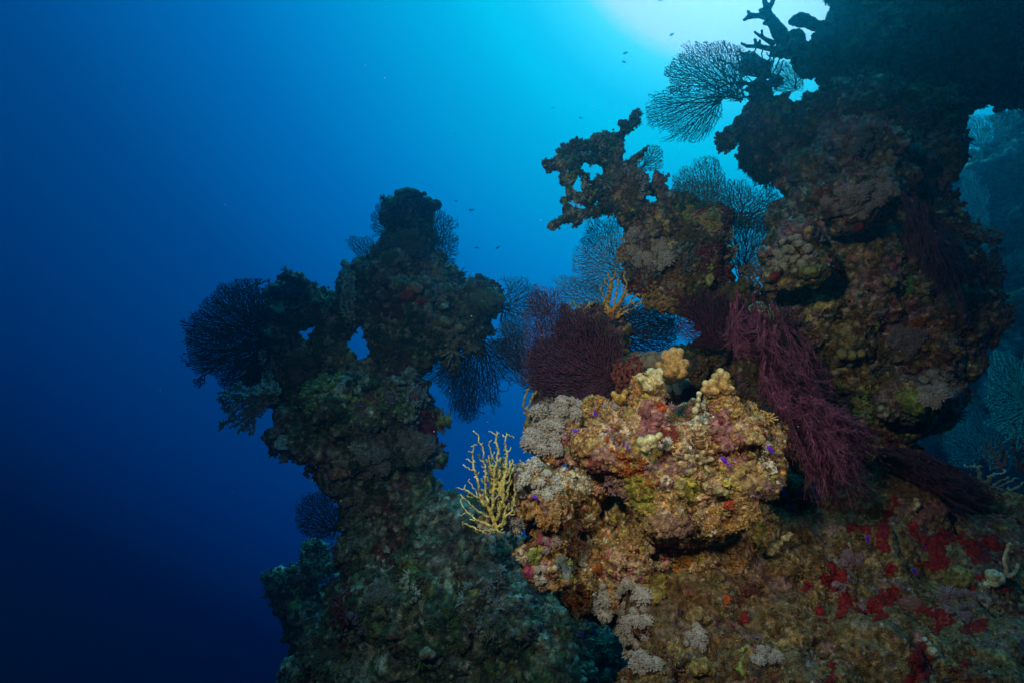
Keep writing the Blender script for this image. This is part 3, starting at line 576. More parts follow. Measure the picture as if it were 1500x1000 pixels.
# --- the purple fans
fan("purple_sea_fan", "broad purple net fan draped over the ridge left of the boulder", "sea fan", (880,580), [(790,418),(778,445),(768,480),(762,520),(768,560),(785,585),(820,600),(860,600),(890,585),(895,545),(870,500),(835,470),(815,430)], 1.62, PURD, PUR, step=3.2, kill=3.2, dens=.18, r=.5, rmax=3, seed=71, net=.5, ragged=.10, bend=.3, zn=.02)
fan("purple_sea_fan", "second purple fan layered behind the broad one along its left rim", "sea fan", (800,575), [(785,425),(808,430),(830,450),(835,500),(820,560),(790,570),(768,540),(775,470)], 1.75, PURD, (.12,.04,.08), step=3.2, kill=3.4, dens=.16, r=.5, rmax=3, seed=72, net=.4)
fan("purple_sea_fan", "maroon fan patch in front of the ridge's right part", "sea fan", (900,560), [(815,455),(850,450),(890,465),(912,500),(915,540),(895,570),(850,575),(820,540)], 1.62, (.07,.02,.045), (.11,.04,.08), step=3.2, kill=3.6, dens=.12, r=.55, seed=73, net=.2, zn=.06)
fan("branch_coral", "dull red branching coral between the ridge and the dark window", "coral", (915,575), [(895,535),(905,520),(915,535),(930,518),(942,528),(938,555),(930,575),(900,575)], 1.6, (.16,.035,.035), (.22,.06,.055), step=3.4, kill=4.2, dens=.10, r=1.7, rmax=5, seed=74, mat='soft', zn=.1, wob=.4)
def streamers(label, base, ends, n, d, col, tip, seed, sag=(0, 30), r=.29, dt=0., spread=17, twigs=17, cat="gorgonian"):
    """a whip-like colony: long forking strands that trail away from one holdfast"""
    q = np.random.default_rng(seed); base = np.array(base, float); ends = np.array(ends, float)
    A0, A1, Z0, Z1, R0, R1, W_ = [], [], [], [], [], [], []
    ext = np.linalg.norm(ends.mean(0) - base)
    n = int(n * 1.3); nf = max(5, n // 11); fr = []
    for k in range(nf):                                       # plumes: each a bundle of strands with gaps between
        w = q.dirichlet(np.ones(len(ends)) * .35); e = base + (w @ ends + q.normal(0, spread * .5, 2) - base) * q.uniform(.7, 1.12)
        b = base + (e - base) * q.uniform(0, .35) + q.normal(0, spread * .45, 2)
        fr.append((b, (b + e) / 2 + np.array(sag) * q.uniform(-.2, 1.3) + q.normal(0, spread * .7, 2), e, q.normal(0, .04), q.uniform(2.5, 6.5)))
    for i in range(n):
        b, c, e, fz, fw = fr[i % nf]
        a = (e - b) / (np.linalg.norm(e - b) + 1e-9); nrm_ = np.array([-a[1], a[0]])
        e = b + (e - b) * q.uniform(.45, 1.0) + nrm_ * q.normal(0, fw * 1.5); c = c + q.normal(0, fw * .8, 2); b = b + q.normal(0, 1.5, 2)
        m = int(np.linalg.norm(e - b) / 3.0) + 4; t = np.linspace(0, 1, m)[:, None]
        P = (1 - t) ** 2 * b + 2 * t * (1 - t) * c + t * t * e
        P = P + np.cumsum(q.normal(0, .45, P.shape), 0) * t
        z = fz + q.normal(0, .012) + dt * t[:, 0] + q.normal(0, .05) * t[:, 0] ** 2
        rr = r * (2.2 - 1.3 * t[:, 0]) * (1.0 if i > n * .08 else 1.9)
        A0.append(P[:-1]); A1.append(P[1:]); Z0.append(z[:-1]); Z1.append(z[1:]); R0.append(rr[:-1]); R1.append(rr[1:]); W_.append(np.full(m - 1, i < n * .08))
        dr = np.gradient(P, axis=0); dr /= np.linalg.norm(dr, axis=1, keepdims=True) + 1e-9
        for _ in range(twigs):
            k = int(q.integers(max(1, m // 6), m - 1)); L_ = q.uniform(4, 13); a = q.choice([-1, 1]) * q.uniform(.35, 1.1)
            u = np.array([dr[k, 0] * math.cos(a) - dr[k, 1] * math.sin(a), dr[k, 0] * math.sin(a) + dr[k, 1] * math.cos(a)])
            T = P[k] + np.outer(np.linspace(0, 1, 5), u) * L_ * .6 + np.outer(np.linspace(0, 1, 5) ** 2, dr[k]) * L_ * .5 + q.normal(0, .4, (5, 2)) * np.linspace(0, 1, 5)[:, None]
            zz = z[k] + np.linspace(0, 1, 5) * q.normal(0, .02); tr = r * np.linspace(1.0, .75, 5)
            A0.append(T[:-1]); A1.append(T[1:]); Z0.append(zz[:-1]); Z1.append(zz[1:]); R0.append(tr[:-1]); R1.append(tr[1:]); W_.append(np.zeros(4, bool))
    A0, A1 = np.concatenate(A0), np.concatenate(A1); Z0, Z1, R0, R1, W_ = map(np.concatenate, (Z0, Z1, R0, R1, W_))
    X0, X1 = at(A0[:, 0], A0[:, 1], d + Z0), at(A1[:, 0], A1[:, 1], d + Z1)
    root = empty("purple_gorgonian", at(base[0], base[1], d)); tag(root, label, cat)
    o = at(base[0], base[1], d); col, tip = np.array(col), np.array(tip)
    for nm, m in (("main_stems", W_), ("strands", ~W_)):
        V, F, cap = tubes(X0[m], X1[m], R0[m] * (d + Z0[m]) / FPX, R1[m] * (d + Z1[m]) / FPX, 4)
        mixv = q.random((m.sum(), 1)).repeat(8, 0)
        ob = mesh(nm, V - o, [F, cap], MATS['fan'], (col * (1 - mixv) + tip * mixv) * 1.0); ob.parent = root
GC, GT = (.13,.035,.075), (.34,.10,.20)
streamers("plum gorgonian curtain of fine strands falling along the dark hollow, highest of the plum sprays", (1082,436), [(1085,510),(1105,545),(1130,560),(1170,575),(1205,590),(1078,490)], 210, 1.56, GC, GT, 75, sag=(-16,24), spread=20)
streamers("plum gorgonian strands crossing in front of the pale rock knob", (1122,456), [(1160,560),(1200,575),(1235,600),(1140,530)], 110, 1.53, GC, GT, 102, sag=(-6,22), spread=20)
streamers("short plum gorgonian tuft trailing below the crossing strands beside the boulder", (1120,540), [(1140,600),(1165,640),(1200,650),(1215,620)], 120, 1.42, GC, GT, 103, sag=(-6,22))
streamers("plum gorgonian spreading to the right over the pillar's foot", (1165,572), [(1240,600),(1270,640),(1285,690),(1230,650)], 190, 1.44, GC, GT, 104, sag=(0,10), dt=.04, spread=20)
streamers("lowest and longest plum gorgonian spray, its tips hanging above the crimson patches", (1172,585), [(1165,690),(1195,700),(1230,755),(1265,768),(1292,740),(1215,720),(1284,700)], 340, 1.37, GC, GT, 76, sag=(6,0), dt=.03, spread=22)
fan("purple_gorgonian", "dark twig tops of the gorgonian showing over the pale knob", "gorgonian", (1130,520), [(1098,455),(1115,440),(1140,452),(1160,450),(1170,480),(1150,510),(1110,505)], 1.58, (.06,.015,.03), (.08,.02,.04), step=3.6, kill=3.6, dens=.12, r=.55, rmax=2.5, e=2.1, seed=77, pull=.3)
streamers("faded violet gorgonian trailing down the pillar's shaded face", (1332,278), [(1345,440),(1390,465),(1440,455),(1455,430),(1420,390),(1330,380)], 260, 1.76, (.09,.035,.07), (.20,.09,.17), 78, sag=(0,-10), spread=20)
streamers("very dark maroon gorgonian sweeping right across the top of the slope", (1285,660), [(1400,720),(1460,750),(1520,780),(1500,730),(1440,705),(1380,690)], 240, 1.66, (.08,.02,.035), (.15,.05,.08), 79, sag=(0,-8), spread=16, dt=-.05)
fan("purple_gorgonian", "shadowy purple fan on the bridge left of the plum gorgonian", "gorgonian", (1050,500), [(1000,430),(1040,425),(1070,440),(1072,480),(1060,510),(1020,510),(990,480)], 1.9, (.09,.02,.04), (.13,.03,.07), step=3, kill=2.6, dens=.2, r=.5, seed=80, zn=.05)

# --- stony and fire corals
YF = (.58,.45,.11)
fan("fire_coral", "bright yellow branching fire coral at the left edge of the lit rocks", "coral", (728,775), [(742,630),(720,628),(705,638),(690,630),(680,650),(692,680),(676,695),(680,715),(664,735),(668,755),(685,778),(725,785),(745,745),(758,700),(750,650)], 1.16, YF, (.70,.60,.26), step=3.2, infl=14, kill=4.4, dens=.12, r=.85, rmax=3.2, e=3.0, seed=91, mat='coral', zn=.16, k=6, pull=.08, wob=.22, net=.3, parts=('trunk','branches'))
fan("fire_coral", "denser inner fan of the yellow fire coral just left of grey tufts", "coral", (738,765), [(715,672),(738,668),(760,690),(760,720),(745,750),(715,750),(700,720)], 1.19, YF, (.52,.42,.14), step=3.6, infl=12, kill=4.6, dens=.1, r=1.7, rmax=4.5, e=3, seed=92, mat='coral', zn=.08, k=6, net=.7, parts=('trunk','branches'))
fan("fire_coral", "orange brown branching coral standing above the purple fan", "coral", (896,466), [(878,440),(884,412),(898,394),(914,396),(924,425),(944,430),(932,450),(905,468),(883,464)], 1.74, (.50,.20,.035), (.60,.33,.10), step=3.2, infl=12, kill=4.2, dens=.12, r=1.3, rmax=4, seed=93, mat='coral', zn=.15, k=6, wob=.35, parts=('trunk','branches'))
fan("fire_coral", "knobbly ochre coral sprouting left of the orange brown one", "coral", (850,470), [(820,445),(835,436),(850,448),(866,438),(870,460),(840,472),(822,462)], 1.82, (.30,.17,.05), (.48,.33,.14), step=3.6, infl=14, kill=5, dens=.08, r=1.5, rmax=4, seed=94, mat='coral', zn=.15, k=6, wob=.4)
fan("fire_coral", "low ochre twigs on the ridge's left top", "coral", (800,460), [(782,440),(800,432),(815,445),(812,462),(790,462)], 1.8, (.24,.15,.05), (.36,.26,.10), step=3.4, kill=5, dens=.08, r=1.2, seed=95, mat='coral', zn=.15, k=6)
fan("fire_coral", "slim olive branching coral on the foreground's left edge above the grey tufts", "coral", (782,655), [(760,600),(772,565),(788,572),(792,610),(790,650),(775,650),(765,622)], 1.45, (.18,.13,.05), (.32,.23,.09), step=4, infl=16, kill=6, dens=.06, r=1.6, rmax=5, seed=96, mat='coral', k=6, zn=.06)
fan("fire_coral", "pale stag-like coral twig at the lower right frame edge", "coral", (1478,842), [(1472,785),(1484,788),(1482,820),(1495,840),(1500,870),(1488,868),(1470,838),(1462,820)], 1.42, (.42,.28,.18), (.50,.36,.24), step=4, infl=16, kill=8, dens=.05, r=2.6, rmax=5, seed=97, mat='coral', k=6)
fan("fire_coral", "lime green twig coral at the bottom of the slope", "coral", (1036,950), [(1018,945),(1030,928),(1045,935),(1058,925),(1055,945),(1040,955)], 1.2, (.22,.28,.07), (.34,.42,.12), step=3.2, kill=4, dens=.1, r=1.6, seed=98, mat='coral', k=6, zn=.2)
fan("fire_coral", "upright lime green sprig near the bottom frame edge", "coral", (1088,985), [(1085,940),(1100,945),(1098,970),(1085,990),(1075,975)], 1.12, (.22,.28,.07), (.34,.42,.12), step=3.2, kill=4.4, dens=.1, r=1.7, seed=99, mat='coral', k=6, zn=.2)
fan("fire_coral", "tiny pale twig coral on the slope under the gorgonian's tip", "coral", (1262,785), [(1235,772),(1262,765),(1272,780),(1255,790)], 1.62, (.34,.24,.15), (.50,.40,.28), step=3, kill=4, dens=.1, r=1.0, seed=100, mat='coral', k=6, zn=.2)
fan("fire_coral", "small wiry yellow coral on the dark face beside the plum gorgonian", "coral", (1172,552), [(1165,540),(1180,538),(1188,555),(1178,562)], 1.66, (.34,.26,.10), (.42,.34,.14), step=3, kill=4, dens=.12, r=.9, seed=101, mat='coral', k=6)
# --- dead branches at the top: tapering limbs with knobs
def limbs(name, label, cat, chains, voxel, mat, col, warp=.35, seed=1, tipcol=None, group=None):
    q = np.random.default_rng(seed); Vs, Fs = [], []; o = 0; tips = []
    for ch in chains:
        for (x0, y0, r0, d0), (x1, y1, r1, d1) in zip(ch[:-1], ch[1:]):
            n = max(2, int(math.hypot(x1 - x0, y1 - y0) / (0.35 * min(r0, r1)) + 1))
            for t in np.linspace(0, 1, n):
                x, y, r, d = x0 + (x1 - x0) * t, y0 + (y1 - y0) * t, (r0 + (r1 - r0) * t), d0 + (d1 - d0) * t
                V, F = ICO[3 if r > 6 else 2]; Vs.append(V * r * d / FPX * q.uniform(.9, 1.1, 3) + at(x, y, d)); Fs.append(F + o); o += len(V)
    V = np.concatenate(Vs); F = np.concatenate(Fs); R = np.median([c[2] * c[3] for ch in chains for c in ch]) / FPX
    V = V + warp * R * np.stack([fbm(V / (R * 1.5) + 7 * k, 3, seed + k * 5) for k in range(3)], 1)
    V, Q = remesh(V, F, voxel); n = normals(V, Q)
    V = V + n * (fbm(V / (R * .6), 4, seed) * R * .5 * min(1, warp * 2))[:, None]
    c = np.array(col) * (.75 + .6 * smooth(-.3, .3, fbm(V / (R * .9), 4, seed + 3)))[:, None]
    if tipcol is not None:
        t = smooth(.2, .9, (V[:, 2] - V[:, 2].min()) / (np.ptp(V[:, 2]) + 1e-9))[:, None] * .7
        c = c * (1 - t) + t * np.array(tipcol)
    ob = mesh(name, V, Q, MATS[mat], c); return tag(ob, label, cat, group)
DG = (.05, .07, .05)
limbs("antler_branch", "forked dead branch reaching up to the top edge beside the bright glow", "coral", [[(1150,62,12,2.4),(1138,42,9,2.4),(1128,26,6,2.4),(1122,10,4,2.4),(1118,-6,3,2.4)],[(1124,16,4,2.4),(1130,6,3.5,2.4),(1135,-6,3,2.4)],[(1128,26,5,2.4),(1112,23,4,2.4),(1098,24,3.5,2.4),(1091,29,2.5,2.4)],[(1100,24,3,2.4),(1096,17,2.5,2.4)],[(1124,17,3,2.4),(1114,15,2.5,2.4)],[(1130,34,4,2.4),(1120,34,3,2.4)]], .004, 'coral', DG, seed=3)
limbs("antler_branch", "short thick dead branch lying level at the left of the overhang", "coral", [[(1215,40,7,2.35),(1195,38,7,2.35),(1180,30,8,2.38),(1170,24,6,2.4),(1158,32,3,2.4)],[(1190,36,6,2.35),(1172,36,4,2.4),(1160,33,3,2.4)],[(1205,42,9,2.35),(1212,60,12,2.3)]], .004, 'coral', DG, seed=4)
limbs("antler_branch", "small hooked twig just above the lacy crown fan", "coral", [[(1132,64,4,2.4),(1122,58,3,2.4),(1112,52,2.2,2.4),(1105,47,1.6,2.4)],[(1117,55,2.2,2.4),(1116,45,1.6,2.4)]], .003, 'coral', DG, seed=5)
limbs("antler_branch", "low twig with upright prongs along the crown fan's top", "coral", [[(1130,72,4,2.42),(1110,68,3,2.42),(1095,68,2.4,2.42),(1086,64,1.6,2.42)],[(1108,68,3,2.42),(1106,58,2,2.42)],[(1112,67,2.4,2.42),(1113,60,2,2.42)]], .003, 'coral', DG, seed=6)

# --- leather corals, sponges: rounded lobes fused at the foot
def lobes(name, label, cat, items, d, foot, col, tip, seed, mat='leather', group=None, vox=.0016, warp=.10):
    chains = []
    for (x, y, r) in items:
        dd = d - .012 - (y - foot[1]) * 0.0002
        chains.append([(foot[0] + (x - foot[0]) * .45, foot[1] + (y - foot[1]) * .45, r * .62, d), (x, y, r, dd)])
    return limbs(name, label, cat, chains, vox, mat, col, warp=warp, seed=seed, tipcol=tip, group=group)
LT = (.42, .25, .10); LC = (.56, .47, .27)
def dd(x, y, off=.02, default=1.4): return depth_at(x, y, default) - off
G_ = "finger leather corals on the boulder"
lobes("leather_coral", "tan leather coral of six fat fingers, the highest clump on the boulder", "leather coral", [(986,516,8),(975,520,7.5),(965,535,6),(989,541,7.5),(1003,533,7),(995,516,7),(976,548,5),(1002,546,6)], 1.36, (985,555), LT, (.52,.34,.16), 1, group=G_)
lobes("leather_coral", "cream crumpled leather coral beside a grey fluffy tuft on the boulder's top", "leather coral", [(955,546,8),(963,557,9),(942,555,6),(950,566,8),(966,545,6),(936,551,4.5)], 1.28, (955,575), LC, (.62,.55,.33), 2, group=G_, warp=.35)
lobes("leather_coral", "small ochre leather coral of four upright fingers", "leather coral", [(899,577,5),(907,581,4.6),(916,574,5),(913,583,4.6)], 1.34, (908,596), (.46,.27,.07), (.58,.38,.12), 3, group=G_)
lobes("leather_coral", "knuckled tan leather coral at the upper right of the boulder", "leather coral", [(1055,545,6.5),(1063,550,6.5),(1048,551,6),(1062,565,6),(1056,561,5),(1071,569,5.5),(1049,560,5)], 1.27, (1058,580), LT, (.56,.42,.22), 4, group=G_)
lobes("leather_coral", "squat tan leather coral left of the knuckled one", "leather coral", [(1034,562,6),(1043,560,6),(1031,571,5.5),(1047,573,6.5)], 1.27, (1045,585), LT, (.54,.40,.22), 5, group=G_)
lobes("leather_coral", "pale curved finger coral pointing down in the middle of the boulder", "leather coral", [(1024,576,4),(1023,585,3.4),(1022,593,3.4),(1018,601,5)], 1.24, (1023,590), LC, (.62,.55,.38), 6, group=G_)
lobes("leather_coral", "cream leather coral of three blunt lobes low on the boulder front", "leather coral", [(940,647,8),(953,644,9),(966,637,5.5),(946,656,7),(957,652,5)], dd(950,648,.03), (952,658), LC, (.60,.52,.30), 7, group=G_)
lobes("leather_coral", "peach lobed coral clump on the slope above the crimson patches", "leather coral", [(1344,738,5),(1342,732,4),(1340,745,3)], dd(1343,742,.01), (1343,746), LC, LC, 8)
lobes("leather_coral", "pair of yellowish lobes on the pillar's dark lower face", "leather coral", [(1234,518,8),(1247,520,8),(1262,517,6)], dd(1245,518), (1246,526), (.34,.27,.10), (.40,.33,.14), 9)
lobes("leather_coral", "buff knobs at the middle of the pillar face", "leather coral", [(1300,412,5),(1308,418,5),(1312,410,4),(1297,405,4)], dd(1303,412), (1305,422), (.34,.26,.12), (.44,.36,.2), 10)
lobes("leather_coral", "two buff knobs on the pillar's right edge", "leather coral", [(1456,447,5),(1456,462,5),(1451,440,3)], dd(1440,452, -.01), (1448,455), (.36,.27,.13), (.42,.33,.18), 11)
lobes("leather_coral", "row of dull tan bracket lobes on the upper pillar", "leather coral", [(1303,225,6),(1310,235,6),(1306,246,5),(1295,242,5),(1300,250,4)], dd(1303,238), (1306,245), (.34,.24,.12), (.40,.30,.16), 12)
lobes("leather_coral", "pair of pale curled lobes under the overhang", "leather coral", [(1266,143,6),(1275,138,5),(1290,144,5),(1293,150,5),(1288,155,4)], dd(1278,148), (1280,152), (.30,.25,.18), (.34,.29,.2), 13)
lobes("leather_coral", "white shell-like lump among crimson patches near the right frame edge", "sponge", [(1454,842,9),(1462,846,9),(1455,852,7),(1446,856,5)], dd(1456,848,.0), (1457,850), (.52,.50,.36), (.60,.58,.44), 14, warp=.25)
lobes("leather_coral", "small white lumps stacked on the lower slope below the shadow hole", "sponge", [(1366,954,8),(1360,942,4),(1354,936,4),(1372,958,5)], dd(1364,950,.0), (1364,952), (.46,.42,.34), (.56,.52,.44), 15, warp=.25)
lobes("leather_coral", "long pale horn-shaped sponge poking out beneath the boulder's right side", "sponge", [(1158,782,4),(1150,788,5),(1142,795,5),(1134,802,7),(1129,808,6)], dd(1145,795,.03), (1146,792), (.44,.34,.18), (.52,.42,.24), 16, warp=.4)
lobes("leather_coral", "pale cup sponge on the rock at the foot of the hanging middle block", "sponge", [(1040,408,7),(1039,414,6)], dd(1040,410), (1040,412), (.40,.34,.12), (.44,.38,.16), 17)
lobes("leather_coral", "cream clustered buds coral on the boulder's belly", "coral", [(1008+q*4.4, 660+((q*7)%5)*6+abs(q-4)*1.5, 3.4) for q in range(9)] + [(1012,690,6),(1002,668,6)], dd(1025,672,.015), (1026,678), (.46,.36,.20), (.58,.48,.30), 18)
lobes("leather_coral", "pale rock knob with whitish flanks behind the plum gorgonian's top", "sponge", [(1110,455,14),(1130,462,14),(1148,485,10),(1156,505,8),(1100,460,8)], 1.82, (1125,490), (.30,.27,.16), (.42,.40,.28), 19, warp=.35, vox=.004)
lobes("barrel_sponge", "smooth grey brown rounded form behind the tan finger coral", "sponge", [(915,540,20),(935,538,24),(955,538,24),(975,540,20),(990,545,16)], 1.75, (950,560), (.20,.13,.09), (.24,.17,.12), 20, vox=.004, warp=.08)
for i, (x, y, r, lab) in enumerate([(480,500,6,"dull yellowish lump left of the pinnacle's small see-through holes"),(556,430,5,"pale round lump high on the pinnacle's centre"),(605,420,8,"pinkish lobed lump above the red patch on the pinnacle's right wing"),(620,414,7,"rounded lump beside the pinkish one on the pinnacle's wing"),(650,470,7,"buff knob in the middle of the pinnacle's right wing"),(672,480,6,"buff knob toward the pinnacle wing's tip"),(582,545,5,"sandy lump just below the pinnacle's cleft"),(545,745,8,"flat pale lobe low on the pinnacle's trunk"),(595,765,7,"pale greenish lobe on the lower right of the pinnacle's trunk"),(625,955,8,"rounded pale lump at the pinnacle's foot near the frame bottom"),(495,690,9,"greenish grey rounded lump on the pinnacle's left waist"),(577,925,9,"pointed yellow-green sponge at the pinnacle's foot")]):
    h = surf(x, y)
    if h:
        z = float(h[0] @ FW)
        lobes("lump_sponge", lab, "sponge", [(x, y, r), (x + r, y + r * .4, r * .8), (x - r * .7, y + r * .6, r * .7)], z - .01, (x, y + r), [(.28,.26,.14),(.32,.28,.2),(.34,.2,.15),(.22,.17,.12)][i % 4], None, 40 + i, vox=.006, warp=.5, group="sponge lumps on the pinnacle")


for i, (lab, x, y, pts_, c_, wp) in enumerate([
 ("olive fuzzy mound in the middle of the crimson bands, left of the white lump", 1405, 845, [(0,0,15),(10,6,11),(-11,5,10),(3,12,10)], (.22,.18,.07), .4),
 ("mauve smooth dome at the double-lobed crimson patch", 1224, 856, [(0,0,6),(6,2,5)], (.32,.20,.26), .3),
 ("tan swollen mound low on the slope left of the lime twigs", 1022, 900, [(0,0,12),(9,5,10),(-9,4,9)], (.30,.20,.10), .4),
 ("ochre mound near the bottom edge under the lime twig coral", 1030, 975, [(0,0,13),(-12,3,10),(10,6,9)], (.30,.21,.08), .4),
 ("buff lobe standing at the boulder's front face centre", 995, 712, [(0,0,8),(4,-9,6),(2,9,7)], (.42,.30,.12), .35),
 ("creamy lump on the boulder's belly right of the buff lobe", 1052, 718, [(0,0,8),(9,3,6)], (.44,.34,.18), .4),
 ("flesh toned shelf coral on the boulder's right bulge top", 1104, 640, [(0,0,9),(9,4,8),(-8,5,6)], (.40,.27,.13), .4),
 ("knobbly ochre head coral on the boulder's left top beside ochre fingers", 925, 605, [(0,0,8),(7,6,7),(-6,6,6)], (.36,.26,.09), .5),
 ("pale green flat lobe on the pillar's lower centre", 1290, 598, [(0,0,6),(6,3,5)], (.34,.34,.22), .3),
 ("white tinged lobes at the pillar's lower right centre", 1383, 548, [(0,0,6),(5,6,5)], (.40,.38,.28), .3),
 ("olive yellow head coral under the white knobbed colony", 1188, 398, [(0,0,11),(10,-3,9),(-9,2,8)], (.28,.24,.09), .5),
 ("large tan boulder coral at the middle of the pillar's upper face", 1244, 238, [(0,0,12),(12,5,10),(-11,5,9),(2,11,9)], (.28,.20,.12), .45),
 ("brown head coral left of the pillar's upper bulge", 1196, 262, [(0,0,12),(8,9,10)], (.24,.15,.09), .45),
 ("orange tinged lump on the arch's lower lip", 1112, 158, [(0,0,6),(3,9,5)], (.34,.20,.14), .4),
 ("drooping pale pink sponge tongue on the arch above the lip", 1101, 148, [(0,-6,5),(0,3,5),(1,11,4)], (.36,.24,.22), .4),
 ("yellowish lump on the middle block's upper right", 1045, 316, [(0,0,7),(6,4,6)], (.30,.26,.10), .4),
 ("pink grey ear-like lobe low on the middle block", 985, 418, [(0,0,7),(8,2,6)], (.32,.22,.20), .4)]):
    z = dd(x, y, .0)
    lobes("head_coral", lab, "coral", [(x + a, y + b, r) for a, b, r in pts_], z + .004, (x, y + 4), c_, None, 60 + i, mat='sponge', vox=.0022 if z < 1.6 else .004, warp=wp)

# --- fluffy grey soft corals: every head a dome of fine fringed stalks
def pom(seed, n=150):
    q = np.random.default_rng(seed); d = q.normal(0, 1, (n, 3)); d[:, 2] = np.abs(d[:, 2]) * .9 + .05 - .25 * (q.random(n) < .3); d /= np.linalg.norm(d, axis=1, keepdims=True)
    P0 = d * .35; L_ = q.uniform(.75, 1.1, n)[:, None]; P1 = d * L_ + q.normal(0, .05, (n, 3))
    V, F, cap = tubes(P0, P1, np.full(n, .06), np.full(n, .085), 4)
    # fringed ends
    m = 4; T0 = np.repeat(P1, m, 0); dv = np.repeat(d, m, 0) * .5 + q.normal(0, .55, (n * m, 3)); dv /= np.linalg.norm(dv, axis=1, keepdims=True)
    V2, F2, cap2 = tubes(T0, T0 + dv * .15, np.full(n * m, .035), np.full(n * m, .012), 3)
    S, SF = ICO[3]; S = S * .78 * (1 + .12 * vnoise(S * 4, seed))[:, None]
    a, b = len(V), len(V) + len(V2)
    col = np.concatenate([np.repeat(np.array([[.55] * 3, [.9] * 3]).repeat(4, 0)[None], n, 0).reshape(-1, 3), np.full((len(V2), 3), 1.15), np.full((len(S), 3), .8)])
    return np.r_[V, V2, S], [F, F2 + a, cap2 + a, SF + b], col
POM = [pom(s) for s in range(4)]
POM_ME = {}
def pom_mesh(k, tone):
    key = (k, tone)
    if key not in POM_ME:
        V, F, c = POM[k]; ob = mesh("polyp_head", V, F, MATS['soft'], np.clip(c * np.array(tone), 0, .9)); POM_ME[key] = ob.data; bpy.data.objects.remove(ob)
    return POM_ME[key]
TW = (.82, .76, .73); TG = (.62, .55, .55); TD = (.36, .34, .34); TP = (.58, .44, .44)
def colony(label, x, y, rx, ry, n, r, tone, seed, group="fluffy soft corals on the reef", jit=.25):
    q = np.random.default_rng(seed * 13 + 5); P = []
    for _ in range(n * 40):
        a = q.uniform(0, 2 * np.pi); t = math.sqrt(q.random()); p = (x + rx * t * math.cos(a), y + ry * t * math.sin(a))
        if all(math.hypot(p[0] - u[0], p[1] - u[1]) > r * 1.15 for u in P): P.append(p)
        if len(P) >= n: break
    hits = [(p, surf(*p)) for p in P]; hits = [(p, h) for p, h in hits if h]
    if not hits: return
    md = float(np.median([h[0] @ FW for _, h in hits])); hits = [(p, h) for p, h in hits if abs(h[0] @ FW - md) < .45] or hits
    root = empty("soft_coral", hits[0][1][0]); tag(root, label, "soft coral", group)
    for p, h in hits:
        R = r * float(h[0] @ FW) / FPX * q.choice([.55, .8, 1.0, 1.25], p=[.25, .25, .3, .2]) * q.uniform(.85, 1.15)
        nn = h[1] * .6 + np.array([0, -.35, .25]) + q.normal(0, jit, 3) * .6; nn /= np.linalg.norm(nn)
        o = bpy.data.objects.new("polyp_head", pom_mesh(int(q.integers(4)), tone)); COL.objects.link(o); o.parent = root
        o.location = tuple(h[0] + h[1] * R * .25 - np.array(root.location)); o.scale = (R, R, R * q.uniform(.8, 1.15))
        o.rotation_euler = Vector(tuple(nn)).to_track_quat('Z', 'Y').to_euler()
